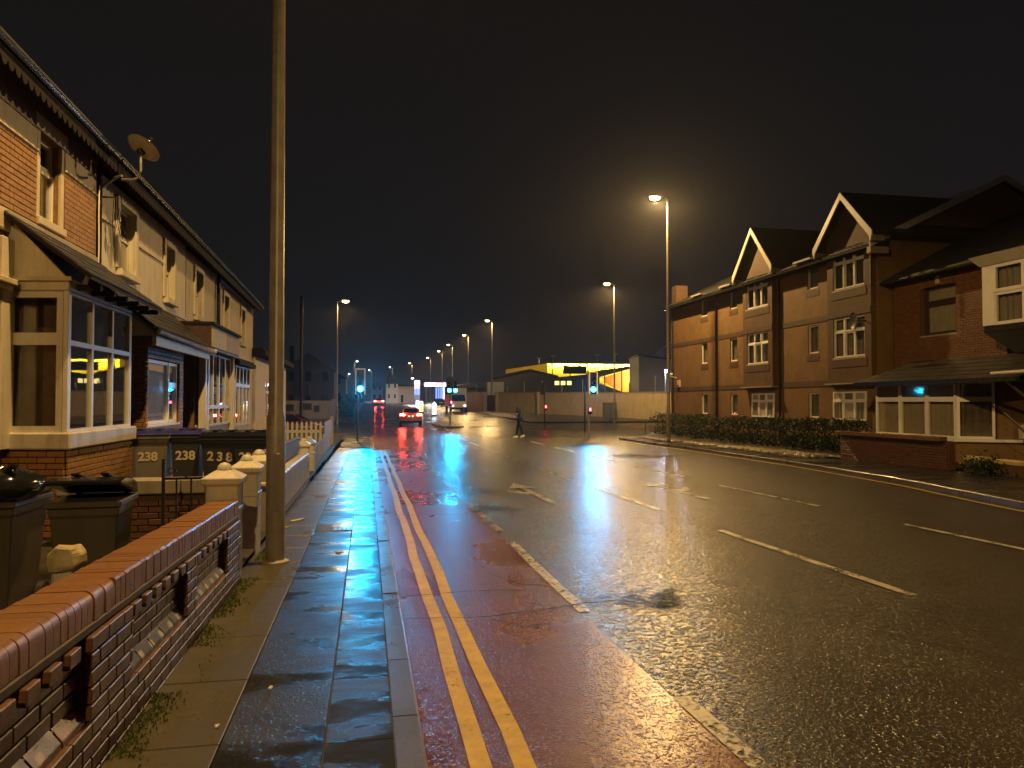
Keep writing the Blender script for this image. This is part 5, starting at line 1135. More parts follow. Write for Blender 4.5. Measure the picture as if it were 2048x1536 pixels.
def hedge(y0, y1, x0, x1, zb, zt, label, seed, n=2600):
    o = thing('hedge', label, 'hedge', ((x0+x1)/2, (y0+y1)/2, zb), 'clipped hedge along the flats')
    rr = random.Random(seed); lb = MB(); b = MB(); L = y1 - y0
    for i in range(14):
        y = y0 + L*(i+.5)/14; b.tube([(rr.uniform(x0+.3, x1-.3), y, zb-.1), (rr.uniform(x0+.15, x1-.15), y+rr.uniform(-.3, .3), zb+(zt-zb)*.8)], [.025, .008], 5)
    b.build('stems', 'twig', o)
    for i in range(n):
        y = rr.uniform(y0, y1); a = rr.uniform(0, 2*PI); q = rr.random()**.35
        cz = (zb+zt)/2; bump_ = 1 + .30*noise.noise(V(y*1.1, seed, 0)) + .22*noise.noise(V(y*3, math.cos(a)*2, math.sin(a)*2+seed))
        x = (x0+x1)/2 + (x1-x0)/2*q*math.cos(a)*bump_; z = cz + (zt-zb)/2*q*math.copysign(abs(math.sin(a))**.6, math.sin(a))*bump_
        if z < zb: z = zb + rr.random()*.1
        s_ = rr.uniform(.03, .075); u = V(rr.gauss(0, 1), rr.gauss(0, 1), rr.gauss(0, .7)).normalized(); v = u.cross(V(rr.gauss(0, 1), rr.gauss(0, 1), rr.gauss(0, 1))).normalized()
        c = V(x, y, z); lb.add([c - u*s_, c + v*s_*.45, c + u*s_, c - v*s_*.45], [(0, 1, 2, 3)])
    lb.build('leaves', 'leaf', o)
hedge(22.4, 26.4, 15.55, 16.75, -.1, 1.02, 'nearest stretch of clipped hedge, against the low brick wall', 1, 5200)
hedge(26.2, 30.6, 15.6, 16.85, -.15, .96, 'second stretch of hedge below the small single windows', 2, 4600)
hedge(30.4, 35.2, 15.6, 16.9, -.15, .92, 'third stretch of hedge under the farther gabled bay', 3, 4200)
hedge(35.0, 40.6, 15.7, 17.1, -.2, 1.0, 'far end of the hedge around the lit lamp post', 4, 4200)
sb_ = thing('shrub', 'small dark shrub by the broken yellow capped wall', 'shrub', (15.1, 16.3, -.2))
b = MB(); rr = random.Random(3); b.tube([(15.15, 16.3, -.25), (15.2, 16.3, .1)], .03, 5); b.build('stem', 'twig', sb_); b = MB()
for i in range(420):
    c = V(15.15, 16.25, .0) + V(rr.gauss(0, .16), rr.gauss(0, .26), rr.gauss(0, .12)); s_ = rr.uniform(.03, .07); u = V(rr.gauss(0, 1), rr.gauss(0, 1), rr.gauss(0, 1)).normalized(); v = u.cross(V(rr.gauss(0, 1), 1, .3)).normalized(); b.add([c-u*s_, c+v*s_*.5, c+u*s_, c-v*s_*.5], [(0, 1, 2, 3)])
b.build('leaves', 'leaf', sb_)
gr = thing('guard_rail', 'dark tubular handrail beside the hedge at the side road corner', 'railing', (16.6, 41.6, -.4))
b = MB(); b.tube([(16.0, 41.75, .40), (16.15, 41.72, .46), (16.6, 41.65, .80), (17.4, 41.5, .86), (19.5, 41.3, .88)], .028, 8); b.build('top_rail', 'iron', gr, smooth=True)
for (x, y, zt) in ((16.0, 41.75, .42), (16.7, 41.64, .80), (18.0, 41.42, .86), (19.4, 41.31, .88)):
    b = MB(); b.tube([(x, y, -.5), (x, y, zt)], .025, 8); b.build('post', 'iron', gr, smooth=True)

# ------------------------------------------------------------------ across the junction: boundary wall, stand, halls
bw = thing('boundary_wall', 'long weathered concrete boundary wall across the junction', 'wall', (20, 82, 0))
wa, wb = V(12.3, 99.5, 0), V(28.6, 63.2, 0); U_ = (wb - wa).normalized(); N_ = V(U_.y, -U_.x, 0); N_ = N_ if N_.y < 0 or N_.x < 0 else -N_
L_ = (wb - wa).length; n = 14
for i in range(n):
    p0 = wa + U_*(L_*i/n); p1 = wa + U_*(L_*(i+1)/n)
    if i == 2: continue
    b = MB(); z0, z1 = g(p0.y)-.3, g(p1.y)-.3; t0, t1 = 2.85 - .4*i/n, 2.85 - .4*(i+1)/n
    p0 = p0 + U_*.01; p1 = p1 - U_*.01; q = N_*-.2
    b.add([p0+UP*z0, p1+UP*z1, p1+UP*t1, p0+UP*t0, p0+q+UP*z0, p1+q+UP*z1, p1+q+UP*t1, p0+q+UP*t0], [(0,1,2,3),(7,6,5,4),(0,4,5,1),(1,5,6,2),(2,6,7,3),(3,7,4,0)]); b.build('wall_panel', 'bwall', bw)
    b = MB(); q2 = N_*.05; b.add([p0+q2+UP*(t0+.005), p1+q2+UP*(t1+.005), p1-q2+q+UP*(t1+.005), p0-q2+q+UP*(t0+.005), p0+q2+UP*(t0+.09), p1+q2+UP*(t1+.09), p1-q2+q+UP*(t1+.09), p0-q2+q+UP*(t0+.09)], [(0,3,2,1),(4,5,6,7),(0,1,5,4),(1,2,6,5),(2,3,7,6),(3,0,4,7)]); b.build('coping', 'concrete', bw)
for i in (2, 3, 6, 9):
    p = wa + U_*(L_*i/n); b = MB(); b.box(p.x-.25, p.x+.25, p.y-.25, p.y+.25, g(p.y)-.3, 2.95 - .4*i/n); b.build('pier', 'concrete', bw)
p0 = wa + U_*(L_*2/n) - N_*.15; p1 = wa + U_*(L_*3/n) - N_*.15
b = MB(); b.obox(p0 + UP*(g(p0.y)-.1) + U_*.3, (p1-p0) - U_*.6, N_*-.08, UP*2.1); b.build('gate_door', 'wood_dark', bw)
cab = thing('street_cabinet', 'green grey service cabinet in front of the boundary wall', 'cabinet', (23.6, 71.5, g(71.5)))
b = MB(); b.box(23.0, 24.3, 71.2, 71.7, g(71)-.1, g(71)+1.45); b.build('body', 'cabinet', cab, bevel=.03); b = MB(); b.box(23.62, 23.66, 71.185, 71.199, g(71)+.1, g(71)+1.35); b.build('door_seam', 'iron', cab); b = MB(); b.box(22.95, 24.35, 71.15, 71.75, g(71)+1.45, g(71)+1.52); b.build('lid', 'cabinet', cab)
hf = thing('palisade_posts', 'row of pale fence posts standing behind the boundary wall', 'fence', (22, 86, 0))
for i in range(11):
    p = wa + U_*(L_*(i+.4)/11) - N_*1.4; b = MB(); b.tube([(p.x, p.y, g(p.y)), (p.x, p.y, 3.9 + .35*math.sin(i*2.2))], .05, 6); b.build('post', 'galv', hf)

st = thing('football_stand', 'floodlit yellow football stand with orange seats behind the dark halls', 'stand', (35, 130, .5))
b = MB(); sx0, sx1, sy0, sy1 = 25.0, 47.0, 124, 146
b.prism([(sx0+5, sy0, 8.15), (sx0+5, sy1, 6.4), (sx0+5, sy1, 6.55), (sx0+5, sy0, 8.32)], (sx1-sx0-5, 0, 0)); b.build('roof', 'stand_yellow', st)
b = MB(); b.add([(sx0+5, sy0, 6.6), (sx0+5, sy0, 8.2), (sx0, sy1-10, 7.6), (sx0, sy1-10, 6.2), (sx0+5.1, sy0+.2, 6.6), (sx0+5.1, sy0+.2, 8.2), (sx0+.1, sy1-9.8, 7.6), (sx0+.1, sy1-9.8, 6.2)], [(0,1,2,3),(7,6,5,4),(0,4,5,1),(1,5,6,2),(2,6,7,3),(3,7,4,0)]); b.build('end_cladding', 'stand_yellow', st)
b = MB(); b.box(sx0+5, sx1, sy1, sy1+.3, 0, 6.6); b.build('rear_wall', 'stand_yellow', st); b = MB(); b.box(sx1, sx1+.3, sy0+2, sy1, 0, 7.8); b.build('return_wall', 'seat_orange', st)
b = MB()
for i in range(14):
    y = sy0 + 5 + i*1.4; z = 1.4 + i*.33; b.box(sx0+5, sx1-.02, y, y+1.4, z-.6, z)
b.build('terrace_steps', 'concrete', st)
for i in range(14):
    y = sy0 + 5 + i*1.4; z = 1.4 + i*.33; b = MB(); b.box(sx0+6, sx1-.6, y+.4, y+.85, z, z+.42); b.build('seat_row', 'seat_orange', st)
for i in range(4):
    x = 38 + i*2.6; b = MB(); b.obox((x, sy0+5, 1.9), (.9, 0, 0), (0, 18, 4.3), (0, -.02, .12)); b.build('gangway', 'stand_yellow', st)
for i in range(6):
    x = sx0 + 6 + i*3.1; b = MB(); b.box(x, x+.16, sy0+.6, sy0+.8, 0, 8.1); b.build('column', 'iron', st)
for i in range(9):
    x = sx0 + 6 + i*2.4; b = MB(); b.prism([(x, sy0+.3, 8.05), (x, sy1, 6.3), (x, sy1, 6.05), (x, sy0+.3, 7.8)], (.12, 0, 0)); b.build('roof_truss', 'stand_yellow', st)
for i in range(6):
    x = sx0 + 7.5 + i*3.2; b = MB(); b.box(x, x+1.3, sy0+3, sy0+3.25, 7.70, 7.78); b.build('strip_light', 'sign_yellow', st)
for i in range(3):
    l = bpy.data.lights.new('stand_light', 'AREA'); l.energy = 8500; l.color = (1, .95, .75); l.shape = 'RECTANGLE'; l.size = 5; l.size_y = .6
    o = bpy.data.objects.new('stand_light', l); C.objects.link(o); o.parent = st; o.location = V(sx0 + 8.5 + i*6.2, sy0 + 2.2, 5.9) - org(st); o.rotation_euler = (PI - .62, 0, 0)
for i, (x, h_) in enumerate(((29, 1.0), (31.5, 1.3), (39.5, 1.6), (42.8, 1.8))):
    b = MB(); b.tube([(x, sy0+2, 8.2), (x, sy0+2, 8.2+h_)], .06, 6); b.box(x-.35, x+.45, sy0+1.9, sy0+2.1, 8.2+h_, 8.35+h_); b.build('roof_mast', 'galv', st)
sb2 = thing('scoreboard', 'black video screen hanging under the yellow stand roof', 'screen', (34.5, 122, 6.3))
b = MB(); b.box(32.2, 36.2, 121.6, 122.0, 6.35, 7.7); b.build('casing', 'iron', sb2); b = MB(); b.box(34.0, 35.6, 121.585, 121.598, 6.7, 7.3); b.build('screen', 'clad_blue', sb2)
hall = thing('dark_hall', 'dark blue hall with low gabled roof and three lit windows, in front of the stand', 'hall', (24, 102, .5))
b = MB(); b.prism([(17.2, 103.6, 0), (25.6, 102, 0), (25.6, 102, 5.1), (22.3, 102.6, 6.0), (17.2, 103.6, 4.9)], (1.5, 8, 0)); b.build('wall', 'clad_blue', hall)
b = MB(); b.prism([(16.9, 103.4, 4.95), (22.3, 102.4, 6.05), (26.2, 101.7, 5.1), (26.2, 101.7, 5.3), (22.3, 102.4, 6.25), (16.9, 103.4, 5.15)], (1.6, 8.5, 0)); b.build('roof', 'roof_dark', hall)
b = MB(); b.box(16.4, 19.4, 103.3, 105, 0, 4.4); b.build('side_block', 'clad_grey', hall)
h2_ = thing('clubhouse', 'dark two storey clubhouse with three small lit windows under the screen', 'building', (29, 101, .5))
b = MB(); b.prism([(25.4, 102, 0), (31.9, 100.8, 0), (31.9, 100.8, 5.7), (25.4, 102, 5.0)], (1.5, 7, 0)); b.build('wall', 'roof_dark', h2_)
for i in range(3):
    x = 25.7 + i*.85; b = MB(); b.box(x, x+.62, 101.78 - i*.155, 101.85 - i*.155, 4.0, 4.55); b.build('window', 'window_lit', h2_)
b = MB(); b.prism([(31.0, 100.4, 4.9), (37.0, 99.4, 6.5), (37.0, 99.4, 6.8), (30.6, 100.4, 5.9)], (.6, 5, 0)); b.build('raking_roof', 'clad_grey', h2_)
b = MB(); b.prism([(31.3, 100.6, 0), (36.2, 99.8, 0), (36.2, 99.8, 2.6), (31.3, 100.6, 4.4)], (.6, 3, 0)); b.build('stair_side', 'clad_grey', h2_)
fh = thing('flat_roofed_hall', 'long low black roofed hall between the van and the clubhouse', 'hall', (20, 112, .6))
b = MB(); b.box(13.6, 23, 112, 120, 0, 4.0); b.build('wall', 'clad_blue', fh); b = MB(); b.prism([(13.2, 111.5, 4.1), (15, 111.5, 4.5), (19, 111.5, 4.45), (23.6, 111.5, 3.4), (23.6, 111.5, 3.2), (13.2, 111.5, 3.9)], (0, 9, 0)); b.build('roof', 'roof_dark', fh)
gb = thing('grey_clad_building', 'pale blue grey clad building rising beside the corner of the flats', 'building', (34, 90, 0))
b = MB(); b.prism([(32.7, 87.4, -.3), (37.6, 86.4, -.3), (37.6, 86.4, 6.6), (32.7, 87.4, 7.25)], (2, 9, 0)); b.build('wall', 'clad_pale', gb)
b = MB(); b.prism([(32.5, 87.2, 7.3), (37.8, 86.2, 6.65), (37.8, 86.2, 6.85), (32.5, 87.2, 7.5)], (2.2, 9.5, 0)); b.build('roof', 'roof_dark', gb)
b = MB(); b.tube([(34.2, 86.6, 7.2), (36.5, 86.4, 9.0), (36.52, 86.4, 6.8)], .07, 6); b.build('roof_mast', 'galv', gb)
flo = thing('floodlight', 'dazzling bluish white floodlight seen beside the lit lamp post', 'floodlight', (33.2, 80, 0))
b = MB(); b.tube([(33.2, 80.3, -.2), (33.2, 80.3, 5.3)], .07, 8); b.build('mast', 'galv', flo); b = MB(); b.box(33.0, 33.4, 79.95, 80.2, 4.95, 5.3); b.build('housing', 'iron', flo, bevel=.02); b = MB(); b.box(33.03, 33.37, 79.935, 79.948, 4.98, 5.27); b.build('lens', 'flood', flo)
point('flood_light', (33.2, 79.7, 5.1), (.6, .7, 1.0), 700, .12, flo)

# petrol station and far buildings
ps = thing('petrol_station', 'brightly lit petrol station canopy with blue lit panels', 'petrol station', (15.7, 176, 1.3))
b = MB(); b.box(13.0, 18.7, 175, 181, 5.3, 5.55); b.build('canopy', 'roof_dark', ps); b = MB(); b.box(12.95, 18.75, 174.9, 174.99, 5.25, 6.1); b.build('fascia', 'sign_white', ps); b = MB(); b.box(15.6, 17.5, 174.8, 174.89, 5.35, 6.05); b.build('fascia_sign', 'sign_pink', ps)
for x in (13.4, 18.2):
    b = MB(); b.box(x-.12, x+.12, 175.6, 175.84, 1.2, 5.3); b.build('column', 'clad_grey', ps)
for x in (15.8, 16.35, 16.9, 17.5):
    b = MB(); b.box(x, x+.28, 177, 177.2, 1.4, 5.1); b.build('lit_panel', 'sign_blue' if x < 17 else 'sign_white', ps)
l = bpy.data.lights.new('canopy_light', 'AREA'); l.energy = 900; l.color = (.9, .9, 1); l.size = 4; o = bpy.data.objects.new('canopy_light', l); C.objects.link(o); o.parent = ps; o.location = V(15.8, 178, 5.25) - org(ps)
tt = thing('price_sign', 'tall lit petrol price sign with pink and blue panels', 'sign', (10.7, 166, 1.25))
b = MB(); b.box(10.05, 11.35, 166, 166.3, 1.2, 6.5); b.build('pylon', 'clad_grey', tt)
for (z0, z1, m_) in ((5.3, 6.3, 'sign_white'), (4.5, 5.2, 'sign_pink'), (3.2, 4.4, 'sign_blue')):
    b = MB(); b.box(10.12, 11.28, 165.93, 165.99, z0, z1); b.build('lit_panel', m_, tt)
pb = thing('pale_building', 'pale pink plain walled building beside the petrol price sign', 'building', (9.8, 192, 1.4))
b = MB(); b.box(7.5, 12.6, 192, 200, 1.2, 5.6); b.build('wall', 'pinkwall', pb); b = MB(); b.box(7.3, 12.8, 191.8, 200.2, 5.6, 5.9); b.build('roof', 'fascia', pb); b = MB(); b.box(8.3, 8.9, 191.95, 191.99, 1.5, 3.4); b.build('door', 'fascia', pb)
def far_house(x0, x1, y, h_, rise, mat, label, nwin=2, rows_=2, dark=True):
    o = thing('far_house', label, 'house', ((x0+x1)/2, y, g(y)), 'far houses along the road'); z = g(y)
    b = MB(); b.box(x0, x1, y, y+8, z-.2, z+h_); b.build('wall', mat, o)
    b = MB(); b.prism([(x0-.2, y-.2, z+h_), (x1+.2, y-.2, z+h_), ((x0+x1)/2, y-.2, z+h_+rise)], (0, 8.4, 0)); b.build('roof', 'roof_dark', o)
    b = MB(); b.box(x0+.4, x0+.9, y+3, y+3.6, z+h_, z+h_+rise+.9); b.build('chimney', 'flatbrick_d', o)
    for r in range(rows_):
        for i in range(nwin):
            x = x0 + (x1-x0)*(i+.3)/nwin; b = MB(); b.box(x, x+(x1-x0)/nwin*.4, y-.05, y-.005, z+1+r*2.5, z+2.2+r*2.5); b.build('window', 'roof_dark' if dark else 'upvc', o)  # dark frames carry the night silhouette in their colour
            b = MB(); b.box(x+.08, x+(x1-x0)/nwin*.4-.08, y-.065, y-.052, z+1.08+r*2.5, z+2.12+r*2.5); b.build('pane', 'car_glass', o)
far_house(4.4, 7.3, 185, 4.6, 2.3, 'whitewall', 'white gabled house with dark windows beside the pale pink building', 2, 2, False)
far_house(1.2, 4.2, 215, 4.2, 2.0, 'clad_grey', 'dim grey far house behind the oncoming lane', 2)
far_house(-3.4, -.9, 190, 4.6, 2.0, 'clad_blue', 'dark bluish house on the near side below the white lamp', 2)
far_house(-9.0, -3.6, 84, 4.6, 2.1, 'dimwall', 'dark gabled house beyond the side street, behind the signal back', 3)
far_house(-14.5, -9.2, 80, 5.2, 1.8, 'dimwall', 'dim brown house glimpsed past the terrace end', 3)
far_house(-7.6, -3.0, 108, 4.2, 1.6, 'dimwall2', 'low grey house with a tiled roof on the near side beyond the side street', 2)
mw = thing('side_street_wall', 'pale painted wall with dark patches along the side street', 'wall', (-4.5, 72, 0))
b = MB(); b.box(-9.5, -3.3, 72, 72.25, -.1, 1.75); b.build('wall', 'streetwall', mw); b = MB(); b.box(-3.3, -2.75, 71.9, 72.3, -.1, 1.9); b.build('end_pier', 'clad_grey', mw)
for x0, x1, z0, z1 in ((-7.6, -6.7, .8, 1.4), (-6.0, -5.1, .9, 1.5), (-4.9, -4.4, .7, 1.3)):
    b = MB(); b.box(x0, x1, 71.98, 71.999, z0, z1); b.build('dark_panel', 'clad_blue', mw)
eh = thing('evergreen_hedge', 'tall black evergreen hedge beside the near signal pole, beyond the side street', 'hedge', (-1.9, 78, 0))
b = MB(); rr = random.Random(8); b.tube([(-2.0, 78.3, -.1), (-2.0, 78.3, 1.6)], .1, 6); b.build('trunk', 'twig', eh); b = MB()
for i in range(1500):
    c = V(rr.uniform(-2.7, -1.25), rr.uniform(77.8, 79), .1 + 2.3*rr.random()); s_ = rr.uniform(.06, .16); u = V(rr.gauss(0, 1), rr.gauss(0, 1), rr.gauss(0, 1)).normalized(); v = u.cross(V(rr.gauss(0, 1), 1, .3)).normalized(); b.add([c-u*s_, c+v*s_*.5, c+u*s_, c-v*s_*.5], [(0, 1, 2, 3)])
b.build('leaves', 'leaf', eh)
pn = thing('lit_shop_sign', 'narrow pinkish lit hanging sign past the terrace end', 'sign', (-9.9, 71, 0))
b = MB(); b.tube([(-9.9, 71.2, -.1), (-9.9, 71.2, 4.4)], .05, 6); b.build('post', 'iron', pn)
for z0, z1 in ((1.9, 2.6), (2.75, 3.9)):
    b = MB(); b.box(-10.15, -9.7, 71.0, 71.12, z0, z1); b.build('lit_panel', 'sign_pink', pn)

# ------------------------------------------------------------------ vehicles
def car(x, y, rz, paint, label, brake=False, head=False, plate=True, s_=1.0):
    r = thing('car', label, 'car', (0, 0, 0))
    def sec(y_, hw, zb, zt, n=14, e=.35):
        out = []
        for k in range(n):
            a = 2*PI*k/n + PI/n; c, s2 = math.cos(a), math.sin(a)
            out.append((hw*math.copysign(abs(c)**e, c), y_, (zb+zt)/2 + (zt-zb)/2*math.copysign(abs(s2)**e, s2)))
        return out
    b = MB(); b.loft([sec(-2.02, .70, .34, .72), sec(-1.95, .82, .26, .90), sec(-1.6, .88, .22, .98), sec(0, .89, .22, .95), sec(1.3, .87, .22, .88), sec(1.9, .80, .26, .74), sec(2.05, .66, .32, .62)]); b.build('body', paint, r, smooth=True)
    b = MB(); b.loft([sec(-1.85, .70, .86, 1.02, e=.5), sec(-1.45, .66, .88, 1.38, e=.5), sec(-.9, .64, .88, 1.46, e=.5), sec(.1, .64, .88, 1.45, e=.5), sec(1.15, .70, .85, .93, e=.5)]); b.build('cabin', paint, r, smooth=True)
    b = MB(); b.prism([(-.56, -1.90, 1.03), (.56, -1.90, 1.03), (.50, -1.55, 1.36), (-.50, -1.55, 1.36)], (0, .02, .015)); b.build('rear_window', 'car_glass', r)
    b = MB(); b.prism([(-.58, 1.0, 1.0), (.58, 1.0, 1.0), (.52, .28, 1.40), (-.52, .28, 1.40)], (0, .02, .02)); b.build('windscreen', 'car_glass', r)
    for sg in (-1, 1):
        b = MB(); b.prism([(sg*.665, -1.2, 1.02), (sg*.675, .7, 1.02), (sg*.655, .1, 1.38), (sg*.655, -1.1, 1.38)], (sg*.03, 0, 0)); b.build('side_window', 'car_glass', r)
        for yy in (-1.25, 1.3):
            b = MB(); b.tube([(sg*.68, yy, .31), (sg*.90, yy, .31)], .31, 18); wo = b.build('wheel', 'rubber', r, smooth=True); b = MB(); b.tube([(sg*.89, yy, .31), (sg*.905, yy, .31)], .20, 12); b.build('rim', 'galv', wo)
        b = MB(); b.add([(sg*.50, -2.0, .80), (sg*.80, -1.95, .76), (sg*.80, -1.95, .92), (sg*.44, -2.0, .90), (sg*.50, -1.9, .80), (sg*.83, -1.78, .76), (sg*.83, -1.78, .94), (sg*.44, -1.9, .90)], [(0,1,2,3),(7,6,5,4),(0,4,5,1),(1,5,6,2),(2,6,7,3),(3,7,4,0)]); b.build('tail_light', 'lens_brake' if brake else 'lens_off', r)
        b = MB(); b.box(min(sg*.45, sg*.72), max(sg*.45, sg*.72), 1.98, 2.06, .58, .70); b.build('headlight', 'lens_white' if head else 'upvc', r)
        b = MB(); b.box(min(sg*.88, sg*1.04), max(sg*.88, sg*1.04), .55, .68, .92, 1.06); b.build('door_mirror', paint, r, bevel=.02)
    b = MB(); b.box(-.26, .26, -2.06, -2.02, .62, .73); b.build('number_plate', 'plate', r)
    for x_ in (-.14, .14):
        b = MB(); b.box(x_-.05, x_+.05, -2.055, -2.02, .76, .79); b.build('plate_lamp', 'lens_plate' if brake else 'lens_off', r)
    b = MB(); b.box(-.80, .80, -2.05, -1.9, .24, .40); b.build('bumper', 'fascia', r, bevel=.03)
    put(r, (x, y, g(y) - ROAD), rz); return r
car(3.45, 61.8, -.04, 'car_orange', 'red hatchback braking in the near lane, its tail lamps lit', brake=True)
car(1.95, 137, .02, 'car_orange', 'small far red car with lit tail lamps, tiny down the road', brake=True)
car(12.2, 131, .1, 'car_dark', 'dark car standing in front of the petrol station entrance')
car(-4.55, 47.8, -PI/2, 'car_maroon', 'maroon car waiting in the side street behind the picket fence')
vn = thing('delivery_van', 'cream box van coming along the boundary wall, behind the island signal', 'van', (10.9, 92, g(92)))
zv = g(92) - ROAD
b = MB(); b.box(9.9, 12.1, 92.6, 98, zv+.75, zv+3.0); b.build('box_body', 'van_cream', vn, bevel=.04); b = MB(); b.loft([[(10.0, 92.58, zv+.5), (12.0, 92.58, zv+.5), (12.0, 92.58, zv+2.3), (10.0, 92.58, zv+2.3)], [(10.03, 91.6, zv+.45), (11.97, 91.6, zv+.45), (11.94, 91.75, zv+1.35), (10.06, 91.75, zv+1.35)]]); b.build('cab', 'van_cream', vn, bevel=.04)
b = MB(); b.prism([(10.15, 91.74, zv+1.38), (11.85, 91.74, zv+1.38), (11.8, 92.45, zv+2.15), (10.2, 92.45, zv+2.15)], (0, -.03, .02)); b.build('windscreen', 'car_glass', vn)
for sx in (10.05, 11.95):
    for yy in (92.3, 96.8):
        b = MB(); b.tube([(sx-.12, yy, zv+.38), (sx+.12, yy, zv+.38)], .38, 14); b.build('wheel', 'rubber', vn)
for sx in (10.25, 11.75):
    b = MB(); b.box(sx-.14, sx+.14, 91.55, 91.62, zv+.75, zv+.9); b.build('headlight', 'sign_white', vn)
b = MB(); b.box(10.0, 12.0, 91.5, 91.6, zv+.4, zv+.6); b.build('bumper', 'fascia', vn)

# ------------------------------------------------------------------ the walker crossing the road, head down over a phone
def skin_obj(name, chains, mat, parent, root_first=True, sub=2):
    vs_, es, rs = [], [], []
    for ch in chains:
        prev = None
        for p, r in ch:
            if isinstance(p, int): prev = p; continue
            vs_.append(p); rs.append(r); i = len(vs_) - 1
            if prev is not None: es.append((prev, i))
            prev = i
    me = bpy.data.meshes.new(name); me.from_pydata(vs_, es, []); o = bpy.data.objects.new(name, me); C.objects.link(o); o.parent = parent; ORG[o] = V(0, 0, 0)
    sk = o.modifiers.new('skin', 'SKIN'); sk.use_smooth_shade = True; sk.branch_smoothing = .6
    su = o.modifiers.new('subsurf', 'SUBSURF'); su.levels = su.render_levels = sub
    for i, r in enumerate(rs): me.skin_vertices[0].data[i].radius = r if isinstance(r, tuple) else (r, r); me.skin_vertices[0].data[i].use_root = (i == 0)
    me.materials.append(M[mat]); return o
pe = thing('person', 'person in dark green hooded jacket and white trainers, looking down at a phone', 'person', (0, 0, 0))
# faces -x, mid stride; local z up from the road. indices: 0 pelvis 1 belly 2 chest 3 neck 4 head base 5 crown ...
sp_ = [((0, 0, .93), (.08, .10)), ((-.005, 0, 1.08), (.09, .11)), ((-.02, 0, 1.26), (.10, .14)), ((-.045, 0, 1.41), (.07, .09)), ((-.075, 0, 1.49), .052), ((-.11, 0, 1.57), (.085, .075)), ((-.12, 0, 1.66), (.085, .072))]
def arm(sg, el, ha): return [(2, 0), ((-.03, sg*.17, 1.36), .055), ((el[0], sg*el[1], el[2]), .045), ((ha[0], sg*ha[1], ha[2]), .032)]
legL = [(0, 0), ((-.01, .09, .86), .05), ((-.10, .095, .50), .045), ((-.15, .095, .12), .045), ((-.16, .095, .05), .04)]
legR = [(0, 0), ((.01, -.09, .86), .05), ((.05, -.095, .50), .045), ((.16, -.095, .16), .045), ((.18, -.095, .08), .04)]
body = skin_obj('body', [sp_, legL, legR, arm(1, (-.04, .22, 1.10), (-.27, .10, 1.18)), arm(-1, (-.04, .22, 1.10), (-.27, .10, 1.16))], 'skin', pe)
b = MB(); b.loft([[(-.11 + r_*math.cos(2*PI*k/12), .9*r_*math.sin(2*PI*k/12), z) for k in range(12)] for r_, z in ((.06, 1.535), (.092, 1.58), (.098, 1.64), (.075, 1.70), (.03, 1.725))]); b.build('face_and_head', 'skin', body, smooth=True)
b = MB(); b.prism([(-.205, -.012, 1.60), (-.205, .012, 1.60), (-.195, 0, 1.645)], (-.02, 0, -.004)); b.build('nose', 'skin', body)
for sg in (-1, 1):
    b = MB(); b.lathe((-.198, sg*.035, 1.64), [(.004, -.008), (.011, 0), (.004, .008)], 8); b.build('eye', 'hair', body)
    for f in range(4):
        skin_obj('finger', [[((-.28, sg*(.075 + .018*f), 1.17), .010), ((-.315 - .006*(f in (1, 2)), sg*(.07 + .018*f), 1.185), .009), ((-.335, sg*(.055 + .018*f), 1.205), .008)]], 'skin', body, sub=1)
    skin_obj('thumb', [[((-.27, sg*.075, 1.18), .011), ((-.285, sg*.05, 1.205), .010), ((-.30, sg*.045, 1.225), .009)]], 'skin', body, sub=1)
jk = skin_obj('jacket', [[((0, 0, .80), (.17, .20)), ((-.005, 0, 1.06), (.19, .20)), ((-.02, 0, 1.28), (.20, .22)), ((-.04, 0, 1.42), (.11, .12))],
    [(2, 0), ((-.03, .19, 1.35), .078), ((-.04, .235, 1.10), .066), ((-.21, .13, 1.165), .05)], [(2, 0), ((-.03, -.19, 1.35), .078), ((-.04, -.235, 1.10), .066), ((-.21, -.13, 1.15), .05)]], 'jacket', pe)
b = MB(); rings = []
for i in range(7):
    t = i/6; rings.append([(-.085 + .145*math.cos(a)*(1 - .25*t**3), .135*math.sin(a)*(1 - .4*t**3), 1.43 + .33*t) for a in [-2.45 + 4.9*k/12 for k in range(13)]])
b.v = [p for r_ in rings for p in r_]; b.f = [(i*13+k, i*13+k+1, (i+1)*13+k+1, (i+1)*13+k) for i in range(6) for k in range(12)]; b.mi = [0]*len(b.f)
b.lathe((-.10, 0, 1.715), [(.125, 0), (.11, .035), (.04, .06)], 12); b.build('hood', 'jacket', jk, smooth=True)
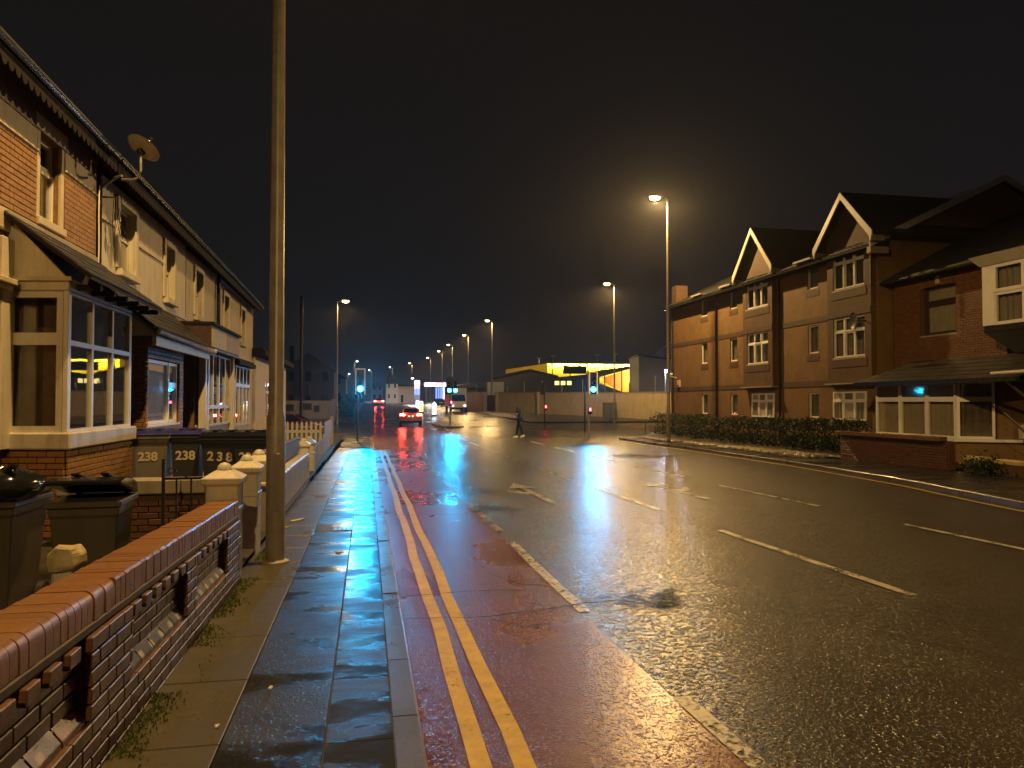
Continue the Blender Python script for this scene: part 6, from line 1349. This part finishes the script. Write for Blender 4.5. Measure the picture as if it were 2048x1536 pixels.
skin_obj('trousers', [[((0, 0, .93), (.125, .145)), ((0, 0, .86), (.12, .14))], [(0, 0), ((-.01, .09, .84), .115), ((-.05, .092, .70), .10), ((-.10, .095, .50), .078), ((-.15, .095, .10), .065)], [(0, 0), ((.01, -.09, .84), .115), ((.03, -.092, .70), .10), ((.05, -.095, .50), .078), ((.155, -.095, .15), .065)]], 'trousers', pe)
for (x_, sg, z_, tl) in ((-.15, 1, 0, 0), (.17, -1, .05, .35)):
    b = MB(); T = Matrix.Translation((x_, sg*.095, z_)) @ Matrix.Rotation(-tl, 4, 'Y'); b.T = T
    b.loft([[(x2, hw*q, zz) for q, zz in ((-1, .0), (-1, h_*.6), (-.6, h_), (.6, h_), (1, h_*.6), (1, 0))] for x2, hw, h_ in ((-.20, .025, .03), (-.15, .045, .055), (-.05, .046, .085), (.05, .045, .10), (.08, .03, .07))]); b.build('shoe', 'shoe', pe, smooth=True)
put(pe, (9.15, 45.0, g(45) - ROAD), .15); pe.scale = (1.15, 1.15, 1.04)
ph = thing('phone', 'small phone glowing faintly in the hands of the walking person', 'phone', (8.80, 44.95, g(45) - ROAD + 1.28))
b = MB(); b.obox((8.77, 44.92, g(45) - ROAD + 1.225), (.02, 0, .012), (0, .07, 0), (-.06, 0, .10)); b.build('case', 'iron', ph); b = MB(); b.obox((8.793, 44.925, g(45) - ROAD + 1.241), (.002, 0, .001), (0, .06, 0), (-.055, 0, .09)); b.build('screen', 'bollard_white', ph)

# ------------------------------------------------------------------ damp air
if HAZE:
    hb = MB(); hb.box(-420, 420, -22, 640, -1.6, 19); me = hb.mesh('haze', 'soil'); me.materials.clear()
    hm = bpy.data.materials.new('damp air'); hm.use_nodes = True; nt = hm.node_tree; nt.nodes.remove(nt.nodes['Principled BSDF'])
    pv = nt.nodes.new('ShaderNodeVolumePrincipled'); pv.inputs['Color'].default_value = (.9, .9, .92, 1); pv.inputs['Density'].default_value = HAZE; pv.inputs['Anisotropy'].default_value = .85
    nt.links.new(pv.outputs[0], nt.nodes['Material Output'].inputs['Volume']); me.materials.append(hm)
    ho = bpy.data.objects.new('haze', me); C.objects.link(ho); tag(ho, kind='stuff')
